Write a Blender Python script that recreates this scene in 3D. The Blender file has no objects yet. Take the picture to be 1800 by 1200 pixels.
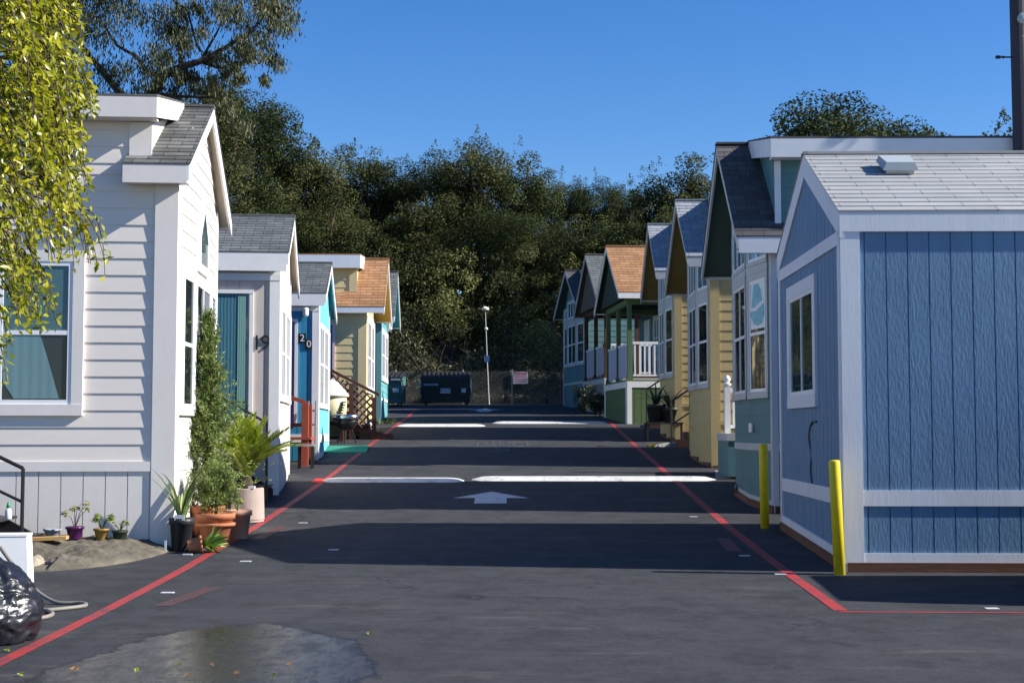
import bpy, bmesh, math, random
import numpy as np
from mathutils import Vector, Matrix, noise as mnoise
R = math.radians
SC = bpy.context.scene
COL = SC.collection
# ---------------------------------------------------------------- camera, sky, sun, exposure
cam = bpy.data.cameras.new('camera'); cam.lens = 50; cam.sensor_width = 36; cam.clip_start = .1; cam.clip_end = 3000
co = bpy.data.objects.new('camera', cam); COL.objects.link(co)
co.location = (0, 0, 1.75); co.rotation_euler = (R(90) + math.atan(155 / 2500), 0, 0)
SC.camera = co
SUN_EL, SUN_AZ = R(32.3), R(7.0)          # sun stands to the right, slightly behind the camera
w = bpy.data.worlds.new('World'); SC.world = w; w.use_nodes = True
nt = w.node_tree; nt.nodes.clear()
sky = nt.nodes.new('ShaderNodeTexSky'); sky.sky_type = 'NISHITA'; sky.sun_disc = False
sky.sun_elevation = SUN_EL; sky.sun_rotation = R(90) + SUN_AZ
sky.altitude = 0; sky.air_density = 1.0; sky.dust_density = .1; sky.ozone_density = 4.0
bg = nt.nodes.new('ShaderNodeBackground'); bg.inputs[1].default_value = .071
ow = nt.nodes.new('ShaderNodeOutputWorld')
hs = nt.nodes.new('ShaderNodeHueSaturation'); hs.inputs['Saturation'].default_value = 1.3; hs.inputs['Hue'].default_value = .512
nt.links.new(sky.outputs[0], hs.inputs['Color']); nt.links.new(hs.outputs[0], bg.inputs[0]); nt.links.new(bg.outputs[0], ow.inputs[0])
sl = bpy.data.lights.new('sun', 'SUN'); sl.energy = 4.1; sl.angle = R(.53); sl.color = (1, .95, .87)
so = bpy.data.objects.new('sun', sl); COL.objects.link(so)
tosun = Vector((math.cos(SUN_EL) * math.cos(SUN_AZ), -math.cos(SUN_EL) * math.sin(SUN_AZ), math.sin(SUN_EL)))
so.rotation_euler = tosun.to_track_quat('Z', 'Y').to_euler(); so.location = (40, -4, 30)
SC.view_settings.view_transform = 'Standard'; SC.view_settings.look = 'None'
SC.view_settings.exposure = 1.2; SC.view_settings.gamma = 1.0

# ---------------------------------------------------------------- helpers
def tag(o, label=None, cat=None, group=None, kind=None):
    if label: o['label'] = label
    if cat: o['category'] = cat
    if group: o['group'] = group
    if kind: o['kind'] = kind
    return o
def thing(name, label, cat, loc=(0, 0, 0), rz=0., group=None, rot=None):
    o = bpy.data.objects.new(name, None); COL.objects.link(o)
    o.location = loc; o.rotation_euler = rot if rot else (0, 0, rz); o.empty_display_size = .1
    return tag(o, label, cat, group)
class MB:
    def __init__(s): s.v = []; s.f = []; s.uv = {}
    def add(s, vs, fs, uv=None):
        n = len(s.v); s.v += [tuple(p) for p in vs]
        for i, f in enumerate(fs):
            if uv and i in uv: s.uv[len(s.f)] = uv[i]
            s.f.append(tuple(n + k for k in f))
    def hexa(s, p): s.add(p, [(0, 3, 2, 1), (4, 5, 6, 7), (0, 1, 5, 4), (1, 2, 6, 5), (2, 3, 7, 6), (3, 0, 4, 7)])
    def box(s, x0, x1, y0, y1, z0, z1):
        s.hexa([(x0, y0, z0), (x1, y0, z0), (x1, y1, z0), (x0, y1, z0), (x0, y0, z1), (x1, y0, z1), (x1, y1, z1), (x0, y1, z1)])
    def fb(s, F, t0, t1, z0, z1, d0, d1, z0b=None, z1b=None, d1t=None):
        z0b = z0 if z0b is None else z0b; z1b = z1 if z1b is None else z1b; d1t = d1 if d1t is None else d1t
        s.hexa([F.p(t0, z0, d0), F.p(t1, z0b, d0), F.p(t1, z0b, d1), F.p(t0, z0, d1),
                F.p(t0, z1, d0), F.p(t1, z1b, d0), F.p(t1, z1b, d1t), F.p(t0, z1, d1t)])
    def tube(s, pts, r, n=8, cap=True):
        pts = [Vector(p) for p in pts]; m = len(pts)
        rr = r if isinstance(r, (list, tuple)) else [r] * m
        vs = []; prev = None
        for i, p in enumerate(pts):
            d = (pts[min(i + 1, m - 1)] - pts[max(i - 1, 0)])
            if d.length < 1e-9: d = Vector((0, 0, 1))
            d.normalize()
            a = prev if prev is not None else (Vector((0, 0, 1)) if abs(d.z) < .9 else Vector((1, 0, 0)))
            u = (a - d * a.dot(d)).normalized(); prev = u; v = d.cross(u)
            for k in range(n):
                t = 2 * math.pi * k / n; vs.append(p + (u * math.cos(t) + v * math.sin(t)) * rr[i])
        fs = [(i * n + k, i * n + (k + 1) % n, (i + 1) * n + (k + 1) % n, (i + 1) * n + k) for i in range(m - 1) for k in range(n)]
        if cap: fs += [tuple(range(n - 1, -1, -1)), tuple((m - 1) * n + k for k in range(n))]
        s.add(vs, fs)
    def lathe(s, prof, c=(0, 0, 0), n=20, M=None):
        vs = []; m = len(prof)
        for r, z in prof:
            for k in range(n):
                t = 2 * math.pi * k / n; q = Vector((r * math.cos(t), r * math.sin(t), z))
                if M: q = M @ q
                vs.append(q + Vector(c))
        fs = [(i * n + k, i * n + (k + 1) % n, (i + 1) * n + (k + 1) % n, (i + 1) * n + k) for i in range(m - 1) for k in range(n)]
        fs += [tuple(range(n - 1, -1, -1)), tuple((m - 1) * n + k for k in range(n))]
        s.add(vs, fs)
    def prism(s, poly, vec):
        """poly: list of 3-d points, extruded by vec"""
        n = len(poly); a = [Vector(p) for p in poly]; b = [p + Vector(vec) for p in a]
        s.add(a + b, [tuple(range(n - 1, -1, -1)), tuple(range(n, 2 * n))] + [(i, (i + 1) % n, n + (i + 1) % n, n + i) for i in range(n)])
    def build(s, name, mat, parent=None, smooth=False, recalc=True, loc=None):
        me = bpy.data.meshes.new(name); me.from_pydata(s.v, [], s.f)
        if s.uv:
            ul = me.uv_layers.new(name='UVMap').data
            for p in me.polygons:
                q = s.uv.get(p.index)
                if q:
                    for k, li in enumerate(p.loop_indices): ul[li].uv = q[k]
        if recalc:
            bm = bmesh.new(); bm.from_mesh(me); bmesh.ops.recalc_face_normals(bm, faces=bm.faces); bm.to_mesh(me); bm.free()
        if smooth: me.polygons.foreach_set('use_smooth', [True] * len(me.polygons))
        me.materials.append(mat)
        o = bpy.data.objects.new(name, me); COL.objects.link(o)
        if parent: o.parent = parent
        if loc: o.location = loc
        return o
class Fr:
    """wall frame: t runs along the wall, d out of it; mirrored by side"""
    def __init__(s, o, y, o2, y2, no, ny, side=1):
        s.o, s.y = o, y; s.L = math.hypot(o2 - o, y2 - y); s.do = (o2 - o) / s.L; s.dy = (y2 - y) / s.L
        q = math.hypot(no, ny); s.no, s.ny, s.side = no / q, ny / q, side
    def p(s, t, z, d): return (s.side * (s.o + s.do * t + s.no * d), s.y + s.dy * t + s.ny * d, z)
    def yy(s, t): return s.y + s.dy * t

# ---------------------------------------------------------------- materials
def M(name, col, rough=.6, var=.12, vs=2.5, bump=0., bs=60., stretch=(1, 1, 1), spec=.35, metal=0., dirt=0., dcol=(.12, .11, .1), coat=0., bd=.004):
    m = bpy.data.materials.new(name); m.use_nodes = True; t = m.node_tree; b = t.nodes['Principled BSDF']
    b.inputs['Roughness'].default_value = rough; b.inputs['Metallic'].default_value = metal
    b.inputs['Specular IOR Level'].default_value = spec; b.inputs['Coat Weight'].default_value = coat
    tc = t.nodes.new('ShaderNodeTexCoord'); mp = t.nodes.new('ShaderNodeMapping'); mp.inputs['Scale'].default_value = stretch
    t.links.new(tc.outputs['Object'], mp.inputs[0])
    n = t.nodes.new('ShaderNodeTexNoise'); n.inputs['Scale'].default_value = vs; n.inputs['Detail'].default_value = 6; n.inputs['Roughness'].default_value = .65
    t.links.new(mp.outputs[0], n.inputs[0])
    r = t.nodes.new('ShaderNodeValToRGB'); c = Vector(col[:3])
    r.color_ramp.elements[0].position = .3; r.color_ramp.elements[1].position = .7
    r.color_ramp.elements[0].color = (*(c * (1 - var)), 1); r.color_ramp.elements[1].color = (*(c * (1 + var)), 1)
    t.links.new(n.outputs[0], r.inputs[0]); out = r.outputs[0]
    if dirt > 0:
        n2 = t.nodes.new('ShaderNodeTexNoise'); n2.inputs['Scale'].default_value = 1.3; n2.inputs['Detail'].default_value = 9; n2.inputs['Roughness'].default_value = .75
        t.links.new(mp.outputs[0], n2.inputs[0])
        mr = t.nodes.new('ShaderNodeMapRange'); mr.inputs[1].default_value = .52; mr.inputs[2].default_value = .78; mr.inputs[3].default_value = 0; mr.inputs[4].default_value = dirt
        t.links.new(n2.outputs[0], mr.inputs[0])
        mx = t.nodes.new('ShaderNodeMix'); mx.data_type = 'RGBA'; t.links.new(mr.outputs[0], mx.inputs[0])
        t.links.new(out, mx.inputs[6]); mx.inputs[7].default_value = (*dcol, 1); out = mx.outputs[2]
    t.links.new(out, b.inputs['Base Color'])
    if bump:
        n3 = t.nodes.new('ShaderNodeTexNoise'); n3.inputs['Scale'].default_value = bs; n3.inputs['Detail'].default_value = 5
        t.links.new(mp.outputs[0], n3.inputs[0])
        bp = t.nodes.new('ShaderNodeBump'); bp.inputs['Strength'].default_value = min(1, bump); bp.inputs['Distance'].default_value = bd
        t.links.new(n3.outputs[0], bp.inputs['Height']); t.links.new(bp.outputs[0], b.inputs['Normal'])
    return m
def shingles(name, c1, c2, mortar, bw=.3, bh=.14, wear=.25):
    m = bpy.data.materials.new(name); m.use_nodes = True; t = m.node_tree; b = t.nodes['Principled BSDF']
    b.inputs['Roughness'].default_value = .9; b.inputs['Specular IOR Level'].default_value = .2
    uv = t.nodes.new('ShaderNodeTexCoord')
    br = t.nodes.new('ShaderNodeTexBrick'); br.inputs['Color1'].default_value = (*c1, 1); br.inputs['Color2'].default_value = (*c2, 1); br.inputs['Mortar'].default_value = (*mortar, 1)
    br.inputs['Scale'].default_value = 1; br.inputs['Brick Width'].default_value = bw; br.inputs['Row Height'].default_value = bh; br.inputs['Mortar Size'].default_value = .006; br.inputs['Bias'].default_value = 0
    t.links.new(uv.outputs['UV'], br.inputs[0])
    n = t.nodes.new('ShaderNodeTexNoise'); n.inputs['Scale'].default_value = 1.1; n.inputs['Detail'].default_value = 8; n.inputs['Roughness'].default_value = .7
    t.links.new(uv.outputs['UV'], n.inputs[0])
    mr = t.nodes.new('ShaderNodeMapRange'); mr.inputs[1].default_value = .35; mr.inputs[2].default_value = .7; mr.inputs[3].default_value = 1 - wear; mr.inputs[4].default_value = 1 + wear
    t.links.new(n.outputs[0], mr.inputs[0])
    mu = t.nodes.new('ShaderNodeMix'); mu.data_type = 'RGBA'; mu.blend_type = 'MULTIPLY'; mu.inputs[0].default_value = 1
    t.links.new(br.outputs[0], mu.inputs[6]); t.links.new(mr.outputs[0], mu.inputs[7]); t.links.new(mu.outputs[2], b.inputs['Base Color'])
    n2 = t.nodes.new('ShaderNodeTexNoise'); n2.inputs['Scale'].default_value = 120; t.links.new(uv.outputs['UV'], n2.inputs[0])
    ad = t.nodes.new('ShaderNodeMath'); ad.operation = 'SUBTRACT'; t.links.new(n2.outputs[0], ad.inputs[0])
    m3 = t.nodes.new('ShaderNodeMath'); m3.operation = 'MULTIPLY'; m3.inputs[1].default_value = 2.; t.links.new(br.outputs[1], m3.inputs[0]); t.links.new(m3.outputs[0], ad.inputs[1])
    bp = t.nodes.new('ShaderNodeBump'); bp.inputs['Strength'].default_value = .5; bp.inputs['Distance'].default_value = .008
    t.links.new(ad.outputs[0], bp.inputs['Height']); t.links.new(bp.outputs[0], b.inputs['Normal'])
    return m
def glass(name, col=(.012, .018, .02), col2=None, wave=0., rough=.03, axis='Z', spec=.9):
    m = bpy.data.materials.new(name); m.use_nodes = True; t = m.node_tree; b = t.nodes['Principled BSDF']
    b.inputs['Base Color'].default_value = (*col, 1); b.inputs['Roughness'].default_value = rough; b.inputs['Specular IOR Level'].default_value = spec; b.inputs['IOR'].default_value = 1.52
    tc = t.nodes.new('ShaderNodeTexCoord')
    if col2:
        wv = t.nodes.new('ShaderNodeTexWave'); wv.bands_direction = axis; wv.inputs['Scale'].default_value = wave; wv.inputs['Distortion'].default_value = 1.2; wv.inputs['Detail'].default_value = 2
        t.links.new(tc.outputs['Object'], wv.inputs[0])
        mx = t.nodes.new('ShaderNodeMix'); mx.data_type = 'RGBA'; mx.inputs[6].default_value = (*col, 1); mx.inputs[7].default_value = (*col2, 1)
        t.links.new(wv.outputs[1], mx.inputs[0]); t.links.new(mx.outputs[2], b.inputs['Base Color'])
    n = t.nodes.new('ShaderNodeTexNoise'); n.inputs['Scale'].default_value = 1.6; t.links.new(tc.outputs['Object'], n.inputs[0])
    bp = t.nodes.new('ShaderNodeBump'); bp.inputs['Strength'].default_value = .12; bp.inputs['Distance'].default_value = .05
    t.links.new(n.outputs[0], bp.inputs['Height']); t.links.new(bp.outputs[0], b.inputs['Normal'])
    return m
def leafmat(name, dark, mid, light, trans=.3, rough=.5, spec=.4):
    m = bpy.data.materials.new(name); m.use_nodes = True; t = m.node_tree; b = t.nodes['Principled BSDF']
    at = t.nodes.new('ShaderNodeAttribute'); at.attribute_name = 'tint'
    r = t.nodes.new('ShaderNodeValToRGB'); e = r.color_ramp.elements
    e[0].position = 0; e[0].color = (*dark, 1); e[1].position = 1; e[1].color = (*light, 1); k = e.new(.5); k.color = (*mid, 1)
    t.links.new(at.outputs['Fac'], r.inputs[0]); t.links.new(r.outputs[0], b.inputs['Base Color'])
    b.inputs['Roughness'].default_value = rough; b.inputs['Specular IOR Level'].default_value = spec
    tr = t.nodes.new('ShaderNodeBsdfTranslucent'); t.links.new(r.outputs[0], tr.inputs[0])
    mx = t.nodes.new('ShaderNodeMixShader'); mx.inputs[0].default_value = trans
    o = t.nodes['Material Output']; t.links.new(b.outputs[0], mx.inputs[1]); t.links.new(tr.outputs[0], mx.inputs[2]); t.links.new(mx.outputs[0], o.inputs[0])
    return m
WHITE = M('white_paint', (.78, .78, .77), .5, .05, 3, .15, 40, dirt=.18, dcol=(.5, .46, .4))
WHITE_OLD = M('weathered_white_paint', (.70, .71, .75), .55, .05, 5, .22, 40, (1, 1, .2), dirt=.35, dcol=(.45, .38, .3))
SASH = M('vinyl_sash', (.82, .83, .84), .35, .03)
TRIMGREY = M('grey_trim_paint', (.46, .475, .475), .5, .06, 3, .1, 40)
L1W = M('offwhite_siding_paint', (.75, .69, .63), .55, .03, 2.5, .12, 40, (1, 1, 3), dirt=.10, dcol=(.5, .45, .4))
L1S = M('offwhite_skirt_paint', (.75, .705, .66), .6, .035, 4, .16, 40, (1, 1, .35), dirt=.16, dcol=(.5, .45, .42))
GREYW = M('grey_panel_paint', (.545, .49, .44), .6, .05, 4, .25, 34, (1, 1, .25), dirt=.12)
CREAM = M('cream_panel_paint', (.70, .64, .56), .6, .06, 3, .3, 24, (1, 1, .2))
BLUE20 = M('deep_blue_panel_paint', (.035, .24, .40), .55, .12, 4, .4, 24, (1, 1, .15))
AQUA = M('aqua_face_paint', (.16, .52, .62), .55, .08, 3, .2, 24)
YELL4 = M('pale_yellow_siding_paint', (.66, .55, .30), .6, .06, 3, .2, 22)
TEAL5 = M('teal_siding_paint', (.14, .36, .38), .6, .08, 3, .2, 22)
BLUE1 = M('blue_panel_paint', (.12, .222, .352), .6, .10, 6, .55, 52, (1, 1, .28), dirt=.4, dcol=(.09, .18, .30), bd=.006)
TEAL2 = M('teal_green_siding_paint', (.085, .19, .21), .6, .1, 3, .25, 22)
GOLD = M('golden_yellow_siding_paint', (.50, .39, .185), .6, .07, 3, .2, 22)
GREENP = M('green_panel_paint', (.085, .14, .06), .6, .1, 3, .3, 24, (1, 1, .2))
GREEND = M('dark_green_paint', (.07, .13, .06), .6, .1)
NAVYTEAL = M('blue_teal_siding_paint', (.10, .30, .36), .6, .1, 3, .2, 22)
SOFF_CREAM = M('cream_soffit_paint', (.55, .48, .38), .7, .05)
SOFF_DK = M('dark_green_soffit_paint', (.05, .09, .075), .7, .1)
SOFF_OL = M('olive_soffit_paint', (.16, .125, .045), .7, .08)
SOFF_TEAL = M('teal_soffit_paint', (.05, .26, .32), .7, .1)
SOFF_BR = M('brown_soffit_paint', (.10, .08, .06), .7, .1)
REDWOOD = M('redwood_board', (.12, .05, .03), .75, .25, 6, .5, 20, (.3, .3, 3), dirt=.3)
RUSTWOOD = M('red_stained_wood', (.34, .075, .04), .6, .15, 5, .3, 30, (1, 1, .2))
BROWNW = M('brown_stained_wood', (.075, .03, .02), .65, .2, 6, .3, 30)
SH_GREY = shingles('grey_shingles', (.10, .11, .115), (.15, .16, .16), (.03, .03, .03))
SH_L1 = shingles('weathered_grey_shingles', (.085, .09, .088), (.17, .17, .163), (.03, .03, .03), wear=.4)
SH_LIGHT = shingles('light_grey_shingles', (.31, .32, .33), (.37, .37, .37), (.15, .15, .16), bw=.62, bh=.135, wear=.1)
SH_DARK = shingles('charcoal_shingles', (.07, .07, .075), (.11, .105, .11), (.03, .03, .03))
SH_BLUE = shingles('blue_grey_shingles', (.24, .265, .30), (.32, .34, .365), (.10, .11, .13))
SH_TAN = shingles('tan_shingles', (.29, .15, .075), (.40, .22, .115), (.12, .06, .03), wear=.2)
PANE = glass('dark_glass')
PANE_G = glass('green_tinted_glass', (.03, .06, .05))
PANE_BL = glass('glass_over_blinds', (.05, .12, .14), (.085, .165, .185), 14., .05, 'Z', spec=.5)
PANE_CU = glass('glass_over_curtains', (.03, .11, .16), (.09, .24, .30), 6., .05, 'X', spec=.6)
PANE_LT = glass('glass_over_pale_curtain', (.025, .025, .022), (.085, .078, .06), 5., .05, 'Y')
BLACKM = M('black_painted_steel', (.012, .012, .013), .4, .2, 8, spec=.5)
BLACKP = M('black_plastic_pot', (.025, .027, .03), .45, .2, 8)
TERRA = M('terracotta', (.40, .15, .07), .75, .15, 8, .2, 60, dirt=.4, dcol=(.45, .32, .25))
CONC = M('beige_concrete', (.40, .315, .28), .85, .08, 6, .4, 80, dirt=.3, dcol=(.3, .26, .24))
SOIL = M('soil', (.05, .035, .025), .95, .3, 20, .8, 60, bd=.03)
STEEL = M('galvanised_steel', (.42, .43, .43), .45, .1, 8, metal=.7)
CHROME = M('polished_metal', (.6, .6, .62), .2, .05, metal=1.)
YELLOWP = M('yellow_bollard_paint', (.72, .55, .015), .5, .12, 7, .3, 40, dirt=.6, dcol=(.4, .32, .05))
BARK = M('bark', (.07, .05, .04), .9, .3, 6, .8, 18, (1, 1, .25), bd=.03)
BARK_E = M('eucalyptus_bark', (.05, .04, .032), .85, .4, 3, .5, 18, (1, 1, .3), bd=.03)
POLEW = M('creosoted_pole_wood', (.045, .045, .06), .85, .25, 4, .7, 14, (1, 1, .08))
DUMPG = M('dark_green_enamel', (.018, .04, .036), .5, .35, 4, .2, 20, dirt=.4, dcol=(.06, .05, .05))
DUMPT = M('teal_green_enamel', (.05, .14, .13), .5, .3, 4)
PINKP = M('purple_door_paint', (.17, .17, .35), .5, .06)

# ---------------------------------------------------------------- terrain and road
GP = [(-300, -6), (-60, -.6), (0, .08), (5, .15), (9.35, .22), (11.73, .266), (14.32, .344), (16.3, .43), (18, .5), (22.31, .73), (25.69, .933), (32, 1.37), (39.8, 1.909), (48, 2.33), (56, 2.71),
      (60, 2.85), (64, 3.6), (72, 6.), (82, 9.0), (100, 11.), (140, 12.5), (1500, 13)]
def gz(y):
    for (a, b), (c, d) in zip(GP, GP[1:]):
        if y <= c: return b + (d - b) * (y - a) / (c - a)
    return GP[-1][1]
YS = [-300, -100, -60, -30, -12, -6, -3] + [i * .5 for i in range(0, 121)] + [62, 64, 66, 68, 70, 72, 75, 78, 82, 88, 95, 100, 115, 140, 220, 500, 1500]
def sheet(name, xs, ys, dz, mat, wob=0):
    vs = []
    for y in ys:
        for x in xs:
            k = 0 if y < 60 else wob * mnoise.noise(Vector((x * .05, y * .05, 3)))
            vs.append((x, y, gz(y) + dz + k))
    n = len(xs); fs = [(j * n + i, j * n + i + 1, (j + 1) * n + i + 1, (j + 1) * n + i) for j in range(len(ys) - 1) for i in range(n - 1)]
    me = bpy.data.meshes.new(name); me.from_pydata(vs, [], fs); me.materials.append(mat)
    me.polygons.foreach_set('use_smooth', [True] * len(fs))
    o = bpy.data.objects.new(name, me); COL.objects.link(o); o['kind'] = 'structure'; return o
EARTH = M('dry_earth', (.13, .11, .07), .95, .35, .8, .8, 8, bd=.03)
sheet('ground', [-1500, -400, -150, -80, -50, -35, -20, -10, 0, 10, 20, 35, 50, 80, 150, 400, 1500], YS, 0, EARTH, 2.)
def asphalt():
    m = bpy.data.materials.new('asphalt'); m.use_nodes = True; t = m.node_tree; b = t.nodes['Principled BSDF']
    tc = t.nodes.new('ShaderNodeTexCoord')
    def noi(scale, det=6, ro=.6, st=(1, 1, 1)):
        mp = t.nodes.new('ShaderNodeMapping'); mp.inputs['Scale'].default_value = st; t.links.new(tc.outputs['Object'], mp.inputs[0])
        n = t.nodes.new('ShaderNodeTexNoise'); n.inputs['Scale'].default_value = scale; n.inputs['Detail'].default_value = det; n.inputs['Roughness'].default_value = ro
        t.links.new(mp.outputs[0], n.inputs[0]); return n.outputs[0]
    def rng(a, lo, hi, o0, o1):
        mr = t.nodes.new('ShaderNodeMapRange'); mr.inputs[1].default_value = lo; mr.inputs[2].default_value = hi; mr.inputs[3].default_value = o0; mr.inputs[4].default_value = o1
        t.links.new(a, mr.inputs[0]); return mr.outputs[0]
    def mix(f, a, bcol):
        mx = t.nodes.new('ShaderNodeMix'); mx.data_type = 'RGBA'; t.links.new(f, mx.inputs[0])
        if isinstance(a, tuple): mx.inputs[6].default_value = (*a, 1)
        else: t.links.new(a, mx.inputs[6])
        if isinstance(bcol, tuple): mx.inputs[7].default_value = (*bcol, 1)
        else: t.links.new(bcol, mx.inputs[7])
        return mx.outputs[2]
    def math_(op, a, b_):
        n = t.nodes.new('ShaderNodeMath'); n.operation = op; n.use_clamp = True
        for i, q in enumerate((a, b_)):
            if isinstance(q, (int, float)): n.inputs[i].default_value = q
            else: t.links.new(q, n.inputs[i])
        return n.outputs[0]
    c = mix(rng(noi(.55, 9, .72), .32, .68, 0, 1), (.023, .0255, .031), (.037, .0395, .047))
    c = mix(rng(noi(90, 4, .7), .35, .75, 0, .6), c, (.07, .07, .074))
    c = mix(rng(noi(7, 10, .8), .40, .62, 0, .55), c, (.052, .053, .057))
    c = mix(rng(noi(42, 4, .8), .48, .66, 0, .7), c, (.072, .073, .078))
    c = mix(rng(noi(3.1, 3, .5), .66, .74, 0, .55), c, (.014, .014, .016))
    c = mix(rng(noi(260, 2, .5), .55, .75, 0, .5), c, (.015, .015, .017))
    # pale dusty tyre scuffs running across
    c = mix(math_('MULTIPLY', rng(noi(1.1, 9, .8, (.35, 3.2, 1)), .53, .68, 0, .8), rng(noi(.35, 3, .5), .38, .55, 0, 1)), c, (.12, .113, .10))
    c = mix(rng(noi(2.3, 9, .75), .45, .62, 0, .6), c, (.018, .019, .021))
    c = mix(rng(noi(14, 6, .8), .64, .72, 0, .5), c, (.11, .105, .10))
    # wet patch: ellipse with a ragged rim
    sp = t.nodes.new('ShaderNodeSeparateXYZ'); t.links.new(tc.outputs['Object'], sp.inputs[0])
    def lin(sock, off, k):
        n = t.nodes.new('ShaderNodeMath'); n.operation = 'MULTIPLY_ADD'; n.inputs[1].default_value = k; n.inputs[2].default_value = -off * k; t.links.new(sock, n.inputs[0]); return n.outputs[0]
    dx = lin(sp.outputs[0], -1.92, 1 / 1.02); dy = lin(sp.outputs[1], 9.0, 1 / 2.1)
    def raw(op, a, b_):
        n = t.nodes.new('ShaderNodeMath'); n.operation = op
        for i, q in enumerate((a, b_)):
            if isinstance(q, (int, float)): n.inputs[i].default_value = q
            else: t.links.new(q, n.inputs[i])
        return n.outputs[0]
    r2 = raw('ADD', raw('MULTIPLY', dx, dx), raw('MULTIPLY', dy, dy))
    r2 = raw('ADD', r2, raw('MULTIPLY', raw('SUBTRACT', noi(1.6, 6, .6), .5), 1.1))
    wet = rng(raw('ADD', r2, raw('MULTIPLY', raw('SUBTRACT', noi(11, 8, .75), .5), .35)), .88, 1.0, 1, 0)
    rim = raw('MULTIPLY', rng(r2, .78, .93, 0, 1), wet)
    c = mix(wet, c, mix(rng(noi(90, 4, .7), .35, .75, 0, 1), (.008, .008, .009), (.022, .022, .024)))
    c = mix(raw('MULTIPLY', rim, .6), c, (.006, .006, .007))
    # thin cracks
    vo = t.nodes.new('ShaderNodeTexVoronoi'); vo.feature = 'DISTANCE_TO_EDGE'; vo.inputs['Scale'].default_value = .33
    va = t.nodes.new('ShaderNodeVectorMath'); va.operation = 'ADD'; nz = t.nodes.new('ShaderNodeTexNoise'); nz.inputs['Scale'].default_value = 1.4; nz.inputs['Detail'].default_value = 7
    t.links.new(tc.outputs['Object'], nz.inputs[0]); t.links.new(tc.outputs['Object'], va.inputs[0]); t.links.new(nz.outputs[1], va.inputs[1]); t.links.new(va.outputs[0], vo.inputs['Vector'])
    c = mix(math_('MULTIPLY', rng(vo.outputs[0], .0, .006, .8, 0), rng(noi(.5, 3), .5, .6, 0, 1)), c, (.008, .008, .009))
    t.links.new(c, b.inputs['Base Color'])
    ro = raw('SUBTRACT', .82, raw('MULTIPLY', wet, rng(noi(7, 6, .7, (1, .5, 1)), .35, .65, .66, .46)))
    t.links.new(ro, b.inputs['Roughness']); t.links.new(raw('ADD', .25, raw('MULTIPLY', wet, .16)), b.inputs['Specular IOR Level'])
    bp = t.nodes.new('ShaderNodeBump'); t.links.new(raw('SUBTRACT', .55, raw('MULTIPLY', wet, .47)), bp.inputs['Strength']); bp.inputs['Distance'].default_value = .012
    h = raw('ADD', noi(150, 3, .6), raw('MULTIPLY', noi(3, 4, .5), 1.5))
    t.links.new(h, bp.inputs['Height']); t.links.new(bp.outputs[0], b.inputs['Normal'])
    return m
ASPH = asphalt()
RX = [-16, -12, -8, -6, -4.5, -3.3, -2, -1, 0, 1, 2, 2.75, 4, 5, 6, 9, 12, 18, 26]
sheet('road', RX, [y for y in YS if -6 <= y <= 57.5], .006, ASPH)
def paint(name, col, wear, wcol=(.05, .05, .055), sc=9):
    m = M(name, col, .6, .12, 3, .3, 90)
    t = m.node_tree; b = t.nodes['Principled BSDF']; src = b.inputs['Base Color'].links[0].from_socket
    tc = t.nodes.new('ShaderNodeTexCoord'); n = t.nodes.new('ShaderNodeTexNoise'); n.inputs['Scale'].default_value = sc; n.inputs['Detail'].default_value = 9; n.inputs['Roughness'].default_value = .75
    t.links.new(tc.outputs['Object'], n.inputs[0])
    mr = t.nodes.new('ShaderNodeMapRange'); mr.inputs[1].default_value = .62 - wear * .35; mr.inputs[2].default_value = .72 - wear * .2; t.links.new(n.outputs[0], mr.inputs[0])
    mx = t.nodes.new('ShaderNodeMix'); mx.data_type = 'RGBA'; t.links.new(mr.outputs[0], mx.inputs[0]); t.links.new(src, mx.inputs[6]); mx.inputs[7].default_value = (*wcol, 1)
    t.links.new(mx.outputs[2], b.inputs['Base Color']); return m
REDP = paint('worn_red_paint', (.38, .034, .036), .5, (.12, .045, .048), 6)
REDB = paint('bright_red_paint', (.62, .03, .025), .05)
WPAINT = paint('white_road_paint', (.58, .58, .56), .22, (.25, .25, .25), 5)
WFAINT = paint('faded_white_road_paint', (.10, .10, .11), .7, (.03, .03, .034))
def strip(name, pts, wd, mat, dz=.010, label=None):
    """flat painted strip along ground points (x,y)"""
    vs = []; n = len(pts); dense = []
    for (a, b) in zip(pts, pts[1:]):
        k = max(1, int(math.hypot(b[0] - a[0], b[1] - a[1]) / .5))
        dense += [(a[0] + (b[0] - a[0]) * i / k, a[1] + (b[1] - a[1]) * i / k) for i in range(k)]
    dense.append(pts[-1])
    for i, p in enumerate(dense):
        q0 = dense[max(0, i - 1)]; q1 = dense[min(len(dense) - 1, i + 1)]; L = math.hypot(q1[0] - q0[0], q1[1] - q0[1])
        nx, ny = -(q1[1] - q0[1]) / L, (q1[0] - q0[0]) / L
        for s_ in (1, -1): x, y = p[0] + nx * wd / 2 * s_, p[1] + ny * wd / 2 * s_; vs.append((x, y, gz(y) + dz))
    mb = MB(); mb.add(vs, [(2 * i, 2 * i + 1, 2 * i + 3, 2 * i + 2) for i in range(len(dense) - 1)])
    o = mb.build(name, mat, recalc=False); tag(o, label, None, None, 'structure'); return o
strip('red_line', [(-3.36, 4), (-3.36, 9), (-3.3, 14), (-3.26, 18), (-3.24, 23), (-3.22, 32), (-3.18, 40), (-3.22, 44), (-3.45, 51)], .105, REDP, label='worn red line along the left side of the lane')
strip('red_line', [(2.69, 11.75), (2.74, 17), (2.82, 24), (2.79, 32), (2.78, 39.9)], .115, REDP, label='worn red line along the right side of the lane')
strip('red_line', [(2.66, 11.68), (9, 11.45)], .05, REDP, label='thin red line turning right in front of the blue cottage')
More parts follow.
